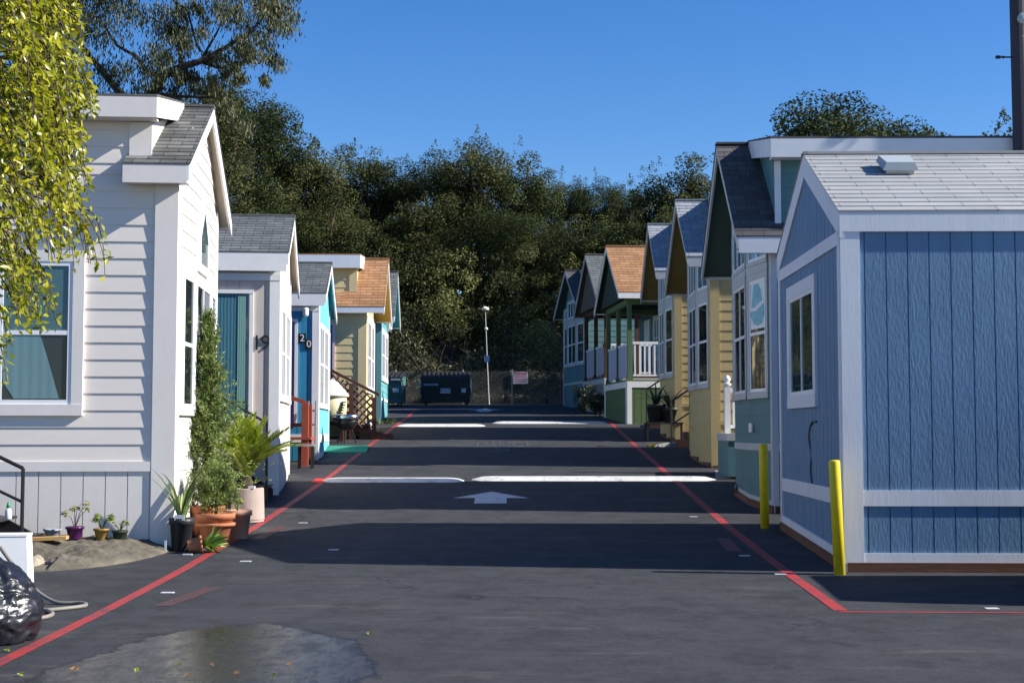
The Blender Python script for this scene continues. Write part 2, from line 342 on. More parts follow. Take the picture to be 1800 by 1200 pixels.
strip('red_patch', [(-2.93, 12.0), (-2.72, 13.1)], .16, paint('faint_red_paint', (.22, .035, .04), .95, (.05, .035, .037), 14), .009, 'faint red paint smear beside the left line')
strip('red_patch', [(-3.0, 16.9), (-2.93, 18.3)], .14, bpy.data.materials['faint_red_paint'], .009, 'faint red paint smear near the planters')
strip('red_patch', [(2.45, 15.8), (2.5, 17)], .16, paint('ghost_red_paint', (.16, .03, .04), .4), .009, 'ghost of red paint inside the right line')
def flat(name, polys, mat, dz=.011, label=None):
    mb = MB()
    for poly in polys: mb.add([(x, y, gz(y) + dz) for x, y in poly], [tuple(range(len(poly)))])
    return tag(mb.build(name, mat, recalc=False), label, None, None, 'structure')
def arrow(cx, y0, y1, label):
    k = (y1 - y0) / 1.7
    ym = y0 + .75 * k
    flat('road_arrow', [[(cx - .24, y0), (cx + .24, y0), (cx + .24, ym), (cx - .24, ym)], [(cx - .58, ym), (cx + .58, ym), (cx, y1)]], WPAINT, .012, label)
arrow(-.32, 21.0, 22.75, 'white arrow painted before the nearer speed bump')
arrow(-.97, 48.5, 51.5, 'white arrow painted at the far end of the lane')
def speed_bump(x0, x1, yc, label, mat=WPAINT, ex=.35, wd=.30, hh=.055):
    vs = []; nx = 24; ny = 8
    for i in range(nx + 1):
        x = x0 + (x1 - x0) * i / nx; e = min(1, min(x - x0, x1 - x) / ex); e = math.sqrt(max(0, 1 - (1 - e) ** 2)) if e < 1 else 1
        for j in range(ny + 1):
            u = j / ny * 2 - 1; y = yc + u * wd * (.35 + .65 * e)
            vs.append((x, y, gz(y) + .004 + hh * e * max(0, 1 - u * u) ** .8 + .001))
    mb = MB(); mb.add(vs, [(i * (ny + 1) + j, (i + 1) * (ny + 1) + j, (i + 1) * (ny + 1) + j + 1, i * (ny + 1) + j + 1) for i in range(nx) for j in range(ny)])
    o = mb.build('speed_bump', mat, None, True, recalc=False); tag(o, label, None, 'painted speed bumps', 'structure'); return o
speed_bump(-3.28, -.82, 24.6, 'left white half of the nearer speed bump')
speed_bump(-.70, 3.55, 24.85, 'right white half of the nearer speed bump')
speed_bump(-3.15, -.72, 38.9, 'left white half of the farther speed bump')
speed_bump(-.56, 2.72, 40.2, 'right white half of the farther speed bump')
flat('red_patch', [[(-3.42, 24.25), (-3.2, 24.25), (-3.2, 24.95), (-3.42, 24.95)]], REDB, .013, 'bright red block at the left end of the nearer speed bump')
flat('red_patch', [[(2.71, 40), (2.92, 40), (2.92, 40.9), (2.71, 40.9)]], REDB, .013, 'bright red block at the right end of the farther speed bump')
def text_mesh(s, size, ext=0.004, align='CENTER'):
    cu = bpy.data.curves.new('t', 'FONT'); cu.body = s; cu.size = size; cu.extrude = ext; cu.align_x = align; cu.align_y = 'CENTER'; cu.resolution_u = 3
    o = bpy.data.objects.new('t', cu); COL.objects.link(o)
    dg = bpy.context.evaluated_depsgraph_get(); me = bpy.data.meshes.new_from_object(o.evaluated_get(dg))
    bpy.data.objects.remove(o); bpy.data.curves.remove(cu); me.materials.clear(); return me
def road_text(s, cx, cy, w_, h_, label):
    me = text_mesh(s, 1, 0); xs = [v.co.x for v in me.vertices]; ys = [v.co.y for v in me.vertices]
    for v in me.vertices:
        v.co.x = cx + (v.co.x - (min(xs) + max(xs)) / 2) / (max(xs) - min(xs)) * w_
        v.co.y = cy + (v.co.y - (min(ys) + max(ys)) / 2) / (max(ys) - min(ys)) * h_
        v.co.z = gz(v.co.y) + .012
    me.materials.append(WFAINT); o = bpy.data.objects.new('road_lettering', me); COL.objects.link(o); tag(o, label, None, None, 'structure')
road_text('MPH', -.22, 32.8, 1.2, 1.3, 'faded letters MPH painted on the lane')
road_text('5', -.22, 31.2, .36, 1.2, 'faded number 5 painted on the lane')
STICK = M('white_sticker', (.62, .63, .66), .5, .1)
for k, (x, y, lb) in enumerate([(-3.06, 12.75, 'small white sticker on asphalt beside the red smear'), (-2.78, 14.95, 'small white tag by the red line in front of the pots'), (-2.72, 18.6, 'pale tag on the asphalt near the big round planter'),
                    (-1.98, 15.9, 'tiny white scrap in the shade of the lane'), (2.5, 15.4, 'small bluish tag inside the right red line'), (2.45, 19.3, 'faint tag beside the right line near the first bollard'), (3.96, 11.85, 'white scrap in the shadow at the right edge'), (2.62, 14.0, 'white scrap left of the front bollard')]):
    mb = MB(); a, b_ = (.055, .016); mb.box(x - a, x + a, y - b_ * 2.2, y + b_ * 2.2, gz(y) + .008, gz(y) + .014)
    tag(mb.build('paper_tag', STICK), lb, 'paper tag', 'white tags on the asphalt')
GRASS = leafmat('grass_blades', (.05, .08, .015), (.10, .14, .03), (.2, .22, .05), .2)
# ---------------------------------------------------------------- cottages
def lap(mb, F, t0, t1, z0, z1, pitch, top=None):
    """lapped boards; top(t)->z clips each course under a gable (one rise and one fall)"""
    n = int(math.ceil((z1 - z0) / pitch)); L = t1 - t0
    for i in range(n):
        a = z0 + i * pitch; b = min(a + pitch, z1)
        if top is None: mb.fb(F, t0, t1, a, b + .008, 0, .014, d1t=.003); continue
        def span(z):
            ts = [t0 + L * k / 160 for k in range(161) if top(t0 + L * k / 160) >= z]
            return (ts[0], ts[-1]) if ts else None
        s0, s1 = span(a), span(b)
        if not s0: break
        if not s1: m_ = (s0[0] + s0[1]) / 2; s1 = (m_ - .01, m_ + .01)
        mb.hexa([F.p(s0[0], a, 0), F.p(s0[1], a, 0), F.p(s0[1], a, .014), F.p(s0[0], a, .014), F.p(s1[0], b, 0), F.p(s1[1], b, 0), F.p(s1[1], b, .003), F.p(s1[0], b, .003)])
def panel(mb, F, t0, t1, z0, z1, pitch, top=None, z0f=None, gap=.013, rnd=None):
    n = max(1, int(round((t1 - t0) / pitch))); pitch = (t1 - t0) / n
    for i in range(n):
        a = t0 + i * pitch + gap / 2; b = t0 + (i + 1) * pitch - gap / 2
        za, zb = (top(a), top(b)) if top else (z1, z1)
        q0, q1 = (z0f(a), z0f(b)) if z0f else (z0, z0)
        mb.fb(F, a, b, q0, za, 0, .012, q1, zb)
def window(par, F, t0, t1, z0, z1, cols, rows=(.5,), trim=.10, tm=WHITE, pm=PANE, sash=SASH, sill=True, bar=.045, name='window'):
    """casing > frame, pane; cols: list of column boundaries as fractions, rows: list of rails"""
    mb = MB(); D = .048
    mb.fb(F, t0, t1, z1 - trim, z1, 0, D); mb.fb(F, t0, t1, z0, z0 + trim, 0, D + (.006 if sill else 0))
    mb.fb(F, t0, t0 + trim, z0 + trim, z1 - trim, 0, D); mb.fb(F, t1 - trim, t1, z0 + trim, z1 - trim, 0, D)
    c = mb.build(name, tm, par)
    a, b, e, f = t0 + trim, t1 - trim, z0 + trim, z1 - trim
    fb = MB(); h = bar
    fb.fb(F, a, b, f - h, f, .004, .040); fb.fb(F, a, b, e, e + h, .004, .040)
    fb.fb(F, a, a + h, e + h, f - h, .004, .040); fb.fb(F, b - h, b, e + h, f - h, .004, .040)
    zs = [e + h] + [e + (f - e) * r for r in rows] + [f - h]
    for r in rows: z = e + (f - e) * r; fb.fb(F, a + h, b - h, z - h / 2, z + h / 2, .004, .038)
    for q in cols:
        t = a + (b - a) * q
        for i in range(len(zs) - 1):
            fb.fb(F, t - h / 2, t + h / 2, zs[i] + (h / 2 if i else 0), zs[i + 1] - (h / 2 if i < len(zs) - 2 else 0), .004, .039)
    fb.build('frame', sash, c)
    g = MB(); g.fb(F, a + .01, b - .01, e + .01, f - .01, .002, .027); g.build('pane', pm, c)
    return c
class House: pass
def house(name, label, side, x0, y0, d, wd, bow, L, zE, Hr, ohf, ohe, wall, face, roof, soff, trim=WHITE, trimf=None, sid='lap', sidf=None, pitch=.19, band=(.86, .97), skirt=None, skirtf=None,
          loft=None, ohe2=None, fasc=.22, ridge_w=.19, group='park cottages along the lane', mid=None, skp=.24, cb=.13, base=None, z0=None, gablemat=None, corner_face=True, open_front=0):
    trimf = trimf or trim; sidf = sidf or sid; skirt = skirt or wall; skirtf = skirtf or face
    g = gz(y0) if z0 is None else z0
    th = -math.atan(d)
    r = thing(name, label, 'cottage', (x0, y0, g), th, group)
    h = House(); h.r = r; h.side = side; h.w = wd; h.L = L; h.g = g; h.x0, h.y0, h.th = x0, y0, th
    S = lambda o, y, z: (side * o, y, z)
    h.S = S
    a1, a2 = wd * .3, wd * .7; bo = bow * a1
    P = [(0, 0), (bo, a1), (bo, a2), (0, wd)] if bow else [(0, 0), (0, wd)]
    if open_front: P = [(-open_front, 0), (-open_front, wd)]
    of0 = P[0][0]
    slope = (Hr - zE) / (wd / 2 + ohe)
    zr = lambda y: zE + slope * min(y + ohe, wd + ohe - y)      # runs on below zE past the far wall
    TH = .10
    h.zr = zr; zt = lambda y: zr(y) - TH
    oh2 = ohe if ohe2 is None else ohe2
    cz, sz = math.cos(th), math.sin(th)
    def ground(o, y):      # ground height in house coordinates
        wy = y0 + side * o * sz + y * cz
        return gz(wy) + .006 - g
    h.ground = ground
    FN = Fr(-L, 0, of0, 0, 0, -1, side); FF = Fr(of0, wd, -L, wd, 0, 1, side)
    faces = [Fr(p[0], p[1], q[0], q[1], q[1] - p[1], -(q[0] - p[0]), side) for p, q in zip(P, P[1:])]
    h.FN, h.faces = FN, faces; b0, b1 = band
    tf = lambda F: (lambda t: zt(F.yy(t)))
    # main walls (core + siding in one mesh)
    mb = MB(); ht = zt(0)
    mb.fb(FN, 0, FN.L, b0, ht, -.08, 0); mb.fb(FF, 0, FF.L, b0, ht, -.08, 0)
    mb.prism([S(-L, 0, b0), S(-L, wd, b0), S(-L, wd, zt(wd)), S(-L, wd / 2, zt(wd / 2)), S(-L, 0, zt(0))], (side * .08, 0, 0))
    (lap if sid == 'lap' else panel)(mb, FN, 0, FN.L, b1, ht, pitch); (lap if sid == 'lap' else panel)(mb, FF, 0, FF.L, b1, ht, pitch)
    mb.build('wall', wall, r)
    fm = MB()
    for F in faces:
        top = tf(F); pts = [0.] + ([(wd / 2 - F.y) / F.dy] if F.yy(0) < wd / 2 - .01 and F.yy(F.L) > wd / 2 + .01 else []) + [F.L]
        for u, v in zip(pts, pts[1:]): fm.fb(F, u, v, b0, top(u), -.08, 0, None, top(v))
        if sidf == 'lap': lap(fm, F, .002, F.L - .002, b1, Hr, pitch, top)
        else:
            for u, v in zip(pts, pts[1:]): panel(fm, F, u, v, b1, 0, pitch, top)
    fm.build('front_wall', face, r)
    # skirts down into the ground
    def skf(F): return lambda t: ground(F.o + F.do * t, F.yy(t)) - .12
    sk = MB(); sk.fb(FN, 0, FN.L, -.25, b0, -.08, -.004); panel(sk, FN, 0, FN.L, -.2, b0, skp); sk.fb(FF, 0, FF.L, -.25, b0, -.08, -.004); sk.build('skirt', skirt, r)
    sf = MB()
    for F in faces: sf.fb(F, 0, F.L, -.4, b0, -.08, -.004); panel(sf, F, 0, F.L, -.4, b0, skp * 1.7)
    sf.build('front_skirt', skirtf, r)
    bm_ = MB(); bm_.fb(FN, 0, FN.L - cb, b0, b1, 0, .030)
    bm_.build('band_board', trim, r)
    bf = MB()
    ce = cb * .8 if corner_face else 0
    for i, F in enumerate(faces): bf.fb(F, ce if i == 0 else 0, F.L - (ce if i == len(faces) - 1 else 0), b0, b1, 0, .030)
    bf.build('band_board', trimf, r)
    # corner boards
    c1 = MB(); c1.fb(FN, FN.L - cb, FN.L + .03, -.05, ht - .02, 0, .033); c1.build('corner_board', trim, r)
    if corner_face:
        c2 = MB(); F = faces[0]; c2.fb(F, 0, cb * .8, -.15, zt(0) - .02, 0, .033); c2.build('corner_board', trimf, r)
        c2 = MB(); F = faces[-1]; c2.fb(F, F.L - cb * .8, F.L, -.15, zt(wd) - .02, 0, .033); c2.build('corner_board', trimf, r)
    # roof
    oF = ohf + bo if not open_front else ohf; h.oF = oF
    ls, lzb, lzt, ly = loft if loft else (L + .3, 0, 0, 0)
    rb = MB()
    def slopebox(mb_, o0, o1, y0_, y1_, dz0, dz1):
        z0_, z1_ = (zr(y0_), zr(y1_))
        mb_.hexa([S(o0, y0_, z0_ + dz0), S(o1, y0_, z0_ + dz0), S(o1, y1_, z1_ + dz0), S(o0, y1_, z1_ + dz0), S(o0, y0_, z0_ + dz1), S(o1, y0_, z0_ + dz1), S(o1, y1_, z1_ + dz1), S(o0, y1_, z1_ + dz1)])
    def courses(o0, o1, ya, yb):
        ln = math.hypot(yb - ya, zr(yb) - zr(ya)); n = max(1, int(round(ln / .14)))
        for i in range(n):
            u, v = ya + (yb - ya) * i / n, ya + (yb - ya) * (i + 1) / n; zu, zv = zr(u), zr(v)
            vs = [S(o0, u, zu - .004), S(o1, u, zu - .004), S(o1, v, zv - .004), S(o0, v, zv - .004), S(o0, u, zu + .014), S(o1, u, zu + .014), S(o1, v, zv + .004), S(o0, v, zv + .004)]
            a, b = i * .14 + .001, (i + 1) * .14 - .001; uv = {1: [(o0, a), (o1, a), (o1, b), (o0, b)], 2: [(o0, a + .003), (o1, a + .003), (o1, a + .012), (o0, a + .012)]}
            rb.add(vs, [(0, 3, 2, 1), (4, 5, 6, 7), (0, 1, 5, 4), (1, 2, 6, 5), (2, 3, 7, 6), (3, 0, 4, 7)], uv)
    ym = wd / 2; of = oF + .012
    if loft:
        courses(-ls - .25, of, -ohe - .015, ym); courses(-ls - .25, of, wd + oh2 + .015, ym)
        if ly > 0: courses(-L - .3, -ls - .25, -ohe - .015, ly); courses(-L - .3, -ls - .25, wd + oh2 + .015, wd - ly)
    else:
        courses(-L - .3, of, -ohe - .015, ym); courses(-L - .3, of, wd + oh2 + .015, ym)
    rb.box(*sorted((side * (-(ls if loft else L) - .25), side * of)), ym - .09, ym + .09, Hr - .02, Hr + .012)
    rb.build('roof', roof, r)
    sb = MB()
    slopebox(sb, -(ls + .25 if loft else L + .3), oF - .03, -ohe + .02, ym - .0, -.075, -.006); slopebox(sb, -(ls + .25 if loft else L + .3), oF - .03, wd + oh2 - .02, ym + .0, -.075, -.006)
    if loft and ly > 0:
        slopebox(sb, -L - .3, -ls - .25, -ohe + .02, ly, -.075, -.006); slopebox(sb, -L - .3, -ls - .25, wd + oh2 - .02, wd - ly, -.075, -.006)
    sb.build('soffit', soff, r)
    for ya in (-ohe - .01, wd + oh2 + .01):
        k = MB(); slopebox(k, oF - .03, oF, ya, ym, -ridge_w, -.003)
        k.build('rake_board', trimf, r)
    ob = -(ls + .25) if (loft and ly <= 0) else -L - .3
    k = MB(); k.box(*sorted((side * ob, side * (oF - .03))), -ohe - .01, -ohe + .02, zE - fasc, zE - .005)
    if ohe > .12: k.box(*sorted((side * ob, side * (oF - .03))), -ohe + .02, -.001, zE - fasc + .02, zE - fasc + .05)
    k.build('fascia', trim, r)
    z2 = zr(wd + oh2); k = MB(); k.box(*sorted((side * ob, side * (oF - .03))), wd + oh2 - .02, wd + oh2 + .01, z2 - .10, z2 - .005)
    k.build('fascia', trim, r)
    if loft:
        lw = MB(); FLn = Fr(-L, ly, -ls, ly, 0, -1, side); FLf = Fr(-ls, wd - ly, -L, wd - ly, 0, 1, side); FLs = Fr(-ls, ly, -ls, wd - ly, 1, 0, side)
        zb0 = zt(ly)
        lt = lambda t: min(zt(FLs.yy(t)) + .3, Hr - .06)
        for F in (FLn, FLf): lw.fb(F, 0, F.L, zb0, lzb, -.08, 0); (lap if sid == 'lap' else panel)(lw, F, 0, F.L, zb0, lzb, pitch)
        lz = lambda y: lzb - .02 + (Hr - .1 - lzb) * (1 - abs(y - ym) / (ym - ly))
        for a, b in ((ly, ym), (ym, wd - ly)):
            fs = Fr(-ls, a, -ls, b, 1, 0, side)
            lw.fb(fs, 0, fs.L, zt(a) - .0, lz(a), -.08, 0, zt(b), lz(b))
        lw.build('loft_wall', wall, r)
        cbm = MB(); cbm.fb(FLn, FLn.L - cb, FLn.L + .025, zb0 + .08, lzb, 0, .028); cbm.build('corner_board', trim, r)
        lr = MB(); oh = .30; of2 = -ls + .12
        for sgn in (0, 1):
            ya = ly - oh if not sgn else wd - ly + oh
            zq = lzt
            uvq = {1: [(0, 0), (L, 0), (L, 2), (0, 2)]}
            lr.add([S(-L - .3, ya, zq - .0), S(of2, ya, zq), S(of2, ym, Hr + .03), S(-L - .3, ym, Hr + .03), S(-L - .3, ya, zq + .03), S(of2, ya, zq + .03), S(of2, ym, Hr + .05), S(-L - .3, ym, Hr + .05)],
                   [(0, 3, 2, 1), (4, 5, 6, 7), (0, 1, 5, 4), (1, 2, 6, 5), (2, 3, 7, 6), (3, 0, 4, 7)], uvq)
        lr.build('loft_roof', roof, r)
        lf = MB(); fh = lzt - lzb
        for ya, yb in ((ly - oh - .0, ly - oh + .03), (wd - ly + oh - .03, wd - ly + oh)):
            lf.box(*sorted((side * (-L - .3), side * (of2 - .03))), ya, yb, lzb, lzt - .002)
        lf.box(*sorted((side * (-L - .3), side * (of2 - .03))), ly - oh + .03, ly, lzb + .01, lzb + .04)
        for a, b, za, zb in ((ly - oh, ym, lzt, Hr + .03), (wd - ly + oh, ym, lzt, Hr + .03)):
            lf.hexa([S(of2 - .03, a, za - fh), S(of2, a, za - fh), S(of2, b, zb - fh), S(of2 - .03, b, zb - fh), S(of2 - .03, a, za - .002), S(of2, a, za - .002), S(of2, b, zb - .002), S(of2 - .03, b, zb - .002)])
        lf.build('loft_fascia', trim, r)
    if base:
        bh, bt, bmat = base          # brown board on the ground and a white strip above it
        k1 = MB(); k2 = MB()
        k1.fb(FN, 0, FN.L, -.1, bh, 0, .045); k2.fb(FN, 0, FN.L - cb, bh, bt, 0, .028)
        for F in faces:
            q = lambda t: ground(F.o + F.do * t, F.yy(t)); k1.fb(F, -.03, F.L, -.15, q(0) + bh, 0, .045, None, q(F.L) + bh)
            k2.fb(F, 0, F.L, q(0) + bh, q(0) + bt, 0, .030, q(F.L) + bh, q(F.L) + bt)
        k1.build('foundation_board', bmat, r); k2.build('base_trim', trimf, r)
    return h
def fwin(h, fi, t0, t1, z0, z1, cols, rows, **k): return window(h.r, h.faces[fi], t0, t1, z0, z1, cols, rows, **k)
def world(h, o, y, z=None):
    lx = h.side * o; c, s_ = math.cos(h.th), math.sin(h.th)
    X, Y = h.x0 + lx * c - y * s_, h.y0 + lx * s_ + y * c
    return Vector((X, Y, (gz(Y) + .006) if z is None else h.g + z))

# L1: off-white lap cottage
h1 = house('park_cottage', 'off-white lap-sided cottage with pointed gable window, nearest on the left', 1, -3.81, 16.0, -.084, 3.66, .045, 8.5, 4.30, 5.42, .13, .26, L1W, L1W, SH_L1, SOFF_CREAM, L1S, WHITE,
           pitch=.19, band=(.87, .98), skirt=L1S, skirtf=L1S, loft=(.30, 4.81, 5.04, 0), cb=.225, ohe2=.34)
window(h1.r, h1.FN, h1.FN.L - 2.05, h1.FN.L - .99, 1.49, 3.34, [], (.5,), trim=.125, tm=L1S, pm=PANE_BL, bar=.05)
window(h1.r, h1.FN, h1.FN.L - 5.2, h1.FN.L - 4.1, 1.49, 3.34, [], (.5,), trim=.125, tm=L1S, pm=PANE_BL, bar=.05)
FNL = h1.FN.L; mb = MB(); mb.prism([h1.FN.p(FNL + o_, z_, .0275) for o_, z_ in ((-1.89, 2.40), (-1.47, 2.40), (-1.38, 2.12), (-1.25, 1.68), (-1.74, 1.68), (-1.86, 1.86))], (0, -.003, 0)); mb.build('window_cloth', glass('glass_over_pale_cloth', (.12, .23, .26), (.15, .27, .30), 3., .06, 'X', spec=.5), h1.r)
mb = MB(); mb.fb(h1.FN, FNL - 1.90, FNL - 1.14, 1.645, 2.39, .0272, .0276); mb.build('insect_screen', glass('dark_screen_glass', (.035, .045, .048), spec=.4, rough=.15), h1.r)
F = h1.faces[0]; fwin(h1, 0, .30, F.L - .01, 1.50, 3.22, [], (.48,), trim=.09)
F = h1.faces[1]; fwin(h1, 1, .01, F.L - .01, 1.50, 3.22, [.5], (.48,), trim=.09)
F = h1.faces[2]; fwin(h1, 2, .01, F.L - .25, 1.50, 3.22, [], (.48,), trim=.09)
def gothic(h, F, tc, hw, z0, zs, zp, tm, pm):
    mb = MB(); tr = .10
    poly = [(tc - hw, z0), (tc + hw, z0), (tc + hw, zs), (tc, zp), (tc - hw, zs)]
    inn = [(tc - hw + tr, z0 + tr), (tc + hw - tr, z0 + tr), (tc + hw - tr, zs - .02), (tc, zp - tr * 1.5), (tc - hw + tr, zs - .02)]
    n = 5
    for i in range(n):
        a, b, c, d = poly[i], poly[(i + 1) % n], inn[(i + 1) % n], inn[i]
        mb.hexa([F.p(*a, 0), F.p(*b, 0), F.p(*c, 0), F.p(*d, 0), F.p(*a, .048), F.p(*b, .048), F.p(*c, .048), F.p(*d, .048)])
    c = mb.build('gothic_window', tm, h.r)
    g = MB(); a = [F.p(t, z, .002) for t, z in inn]; b = [F.p(t, z, .028) for t, z in inn]
    g.add(a + b, [tuple(range(4, -1, -1)), tuple(range(5, 10))] + [(i, (i + 1) % 5, 5 + (i + 1) % 5, 5 + i) for i in range(5)]); g.build('pane', pm, c)
gothic(h1, h1.faces[1], h1.faces[1].L * .48, .44, 3.28, 3.72, 4.22, WHITE, PANE_G)
# L2: grey panelled no. 19
h2 = house('park_cottage', 'grey panelled cottage with black numerals 19 beside a teal glass door', 1, -3.68, 22.3, -.107, 3.6, .03, 8, 3.80, 4.66, .13, .12, GREYW, CREAM, SH_GREY, SOFF_CREAM, WHITE, WHITE, sid='panel', pitch=.2, band=(.78, .88), skirt=GREYW, skirtf=CREAM, fasc=.30, cb=.13, ohe2=.45)
def ndoor(h, t0, t1, z0, z1, mat, fm=WHITE, tr=.06, handle=True):
    F = h.FN; mb = MB(); mb.fb(F, t0 - tr, t0, z0, z1, 0, .045); mb.fb(F, t1, t1 + tr, z0, z1, 0, .045); mb.fb(F, t0 - tr, t1 + tr, z1, z1 + tr, 0, .05)
    c = mb.build('door_frame', fm, h.r); d = MB(); d.fb(F, t0, t1, z0, z1, .0, .026); do_ = d.build('door', mat, c)
    s_ = MB(); s_.fb(F, t0 - tr, t1 + tr, z0 - .05, z0 - .002, 0, .07); s_.build('sill', WHITE_OLD, c)
    return c, do_
LL = h2.FN.L
ndoor(h2, LL - 1.95, LL - .44, 1.16, 3.15, PANE_CU)
mb = MB(); mb.fb(h2.FN, LL - .62, LL - .50, 1.2, 3.11, .026, .034); mb.build('door_curtain', glass('pale_green_curtain_glass', (.10, .26, .25), (.24, .42, .36), 9, .1, 'X', spec=.5), h2.r)
mb = MB(); mb.fb(h2.FN, 0, LL + .03, 3.36, 3.47, .0, .04); mb.build('frieze_board', WHITE, h2.r)
def numeral(h, s, t, z, size, mat, tile=None):
    F = h.FN; me = text_mesh(s, size, .006); me.transform(Matrix.Rotation(R(90), 4, 'X')); me.materials.append(mat)
    o = bpy.data.objects.new('number', me); COL.objects.link(o); o.parent = h.r; p = F.p(t, z, .036 if tile else .026); o.location = p
    if tile:
        mb = MB(); mb.fb(F, t - .075, t + .075, z - .10, z + .10, .012, .028); mb.build('number_tile', tile, h.r)
    return o
for s_, t_ in (('1', LL - .325), ('9', LL - .19)): numeral(h2, s_, t_, 2.37, .33, BLACKM)
fwin(h2, 0, .22, h2.faces[0].L - .0, 1.47, 3.02, [.5], (.5,), trim=.07, pm=PANE_LT)
fwin(h2, 1, .0, h2.faces[1].L, 1.47, 3.02, [.33, .66], (.5,), trim=.07, pm=PANE_LT)
fwin(h2, 2, .0, h2.faces[2].L - .2, 1.47, 3.02, [.5], (.5,), trim=.07, pm=PANE_LT)
# L3: blue no. 20
h3 = house('park_cottage', 'deep blue cottage with aqua gable front and stepped number 20', 1, -3.92, 28.65, -.07, 3.65, .025, 8, 3.36, 4.20, .14, .12, BLUE20, AQUA, SH_GREY, SOFF_TEAL, WHITE, WHITE, sid='panel', pitch=.2, band=(.36, .52), skirtf=AQUA, fasc=.26, cb=.11, ohe2=.45)
LL = h3.FN.L
ndoor(h3, LL - 1.35, LL - .46, .75, 2.78, PINKP)
mb = MB(); mb.fb(h3.FN, 0, LL + .03, 3.0, 3.09, .0, .04); mb.build('frieze_board', WHITE, h3.r)
WCH = M('white_enamel_numeral', (.75, .75, .74), .4, .05)
numeral(h3, '2', LL - .31, 2.45, .2, WCH, BLACKM); numeral(h3, '0', LL - .175, 2.33, .2, WCH, BLACKM)
mb = MB(); p = h3.FN.p(LL - .24, 2.97, 0)
mb.lathe([(.05, 0), (.05, .02), (.03, .03)], p, 12, Matrix.Rotation(R(90), 3, 'X')); mb.lathe([(.045, -.08), (.06, -.05), (.06, .06), (.045, .09)], (p[0], p[1] - .11, p[2]), 12)
mb.build('wall_lamp', WCH, h3.r)
fwin(h3, 0, .12, h3.faces[0].L, 1.05, 2.78, [.5], (.52,), trim=.06, pm=PANE_LT)
fwin(h3, 1, .0, h3.faces[1].L, 1.05, 2.78, [.33, .66], (.52,), trim=.06, pm=PANE_LT)
fwin(h3, 2, .0, h3.faces[2].L - .15, 1.05, 2.78, [.5], (.52,), trim=.06, pm=PANE_LT)
mb = MB(); mb.fb(h3.faces[0], .10, h3.faces[0].L, h3.ground(0, .5), h3.ground(0, .5) + .12, .0, .045); mb.build('base_trim', WHITE, h3.r)
# L4: pale yellow
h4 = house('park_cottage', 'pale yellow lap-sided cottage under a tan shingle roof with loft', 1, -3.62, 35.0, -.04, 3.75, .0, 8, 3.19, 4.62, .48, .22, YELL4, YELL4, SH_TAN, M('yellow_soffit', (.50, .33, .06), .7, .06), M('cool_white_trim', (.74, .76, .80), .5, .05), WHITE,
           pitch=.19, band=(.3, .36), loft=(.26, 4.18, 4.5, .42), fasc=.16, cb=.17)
for c_ in h4.r.children:
    if c_.name.startswith('corner_board'): c_.data.materials[0] = YELL4
h4.r['label'] = 'pale yellow lap-sided cottage under a tan shingle roof, behind the lattice stair'
fwin(h4, 0, .45, 2.0, 1.1, 3.02, [.5], (.46,), trim=.12); fwin(h4, 0, 2.05, 3.4, 1.1, 3.02, [.5], (.46,), trim=.12)
LL = h4.FN.L; ndoor(h4, LL - 2.0, LL - .80, .85, 2.75, PINKP, M('pink_white_trim', (.70, .55, .58), .5, .05))
mb = MB(); F = Fr(-8, .42, -.26, .42, 0, -1, 1)
h4b = None
# L5: teal, far left
h5 = house('park_cottage', 'teal cottage at the far end of the left row with a wall lantern', 1, -3.83, 41.3, -.035, 3.7, .0, 8, 3.06, 4.58, .42, .2, TEAL5, TEAL5, SH_GREY, SOFF_TEAL, WHITE, WHITE, pitch=.19, band=(.62, .70), fasc=.2, cb=.12)
for c_ in h5.r.children:
    if c_.name.startswith('corner_board'): c_.data.materials[0] = TEAL5
fwin(h5, 0, .3, 1.9, 1.2, 2.75, [.5], (.5,), trim=.11); fwin(h5, 0, 1.95, 3.5, 1.2, 2.75, [.5], (.5,), trim=.11)
mb = MB(); p = h5.faces[0].p(1.6, 2.95, .0); mb.box(p[0], p[0] + .14, p[1] - .03, p[1] + .03, p[2] - .02, p[2] + .02); mb.lathe([(.03, -.22), (.08, -.16), (.09, .05), (.03, .12)], (p[0] + .18, p[1], p[2]), 8)
mb.build('wall_lantern', M('pale_lantern', (.6, .6, .62), .4, .05), h5.r)
# R1: blue panelled cottage
r1 = house('park_cottage', 'blue wood-grain panelled cottage with pale shingle roof, nearest on the right', -1, 3.32, 14.2, .022, 3.75, .0, 9, 3.60, 4.55, .035, .035, BLUE1, BLUE1, SH_LIGHT, WHITE_OLD, WHITE_OLD, WHITE_OLD, sid='panel', pitch=.212, band=(.655, .81), skp=.212, fasc=.21, ridge_w=.27, cb=.165,
           base=(.10, .19, REDWOOD))
F = r1.faces[0]
window(r1.r, F, 1.28, 3.05, 1.66, 3.12, [.5], (), trim=.15, tm=WHITE_OLD, pm=PANE_G)
mb = MB(); mb.fb(F, .0, F.L, 3.27, 3.41, .0, .035); mb.build('frieze_board', WHITE_OLD, r1.r)
mb = MB()
pts = [F.p(1.75 + .10 * math.sin(k * .55) * (.35 + .2 * k / 8), 1.45 - .65 * k / 10, .02 + .012 * math.sin(k)) for k in range(11)]
mb.tube([F.p(1.35, 1.50, .03), F.p(1.55, 1.5, .035)] + pts, .009, 6); mb.build('loose_cable', BLACKM, r1.r)
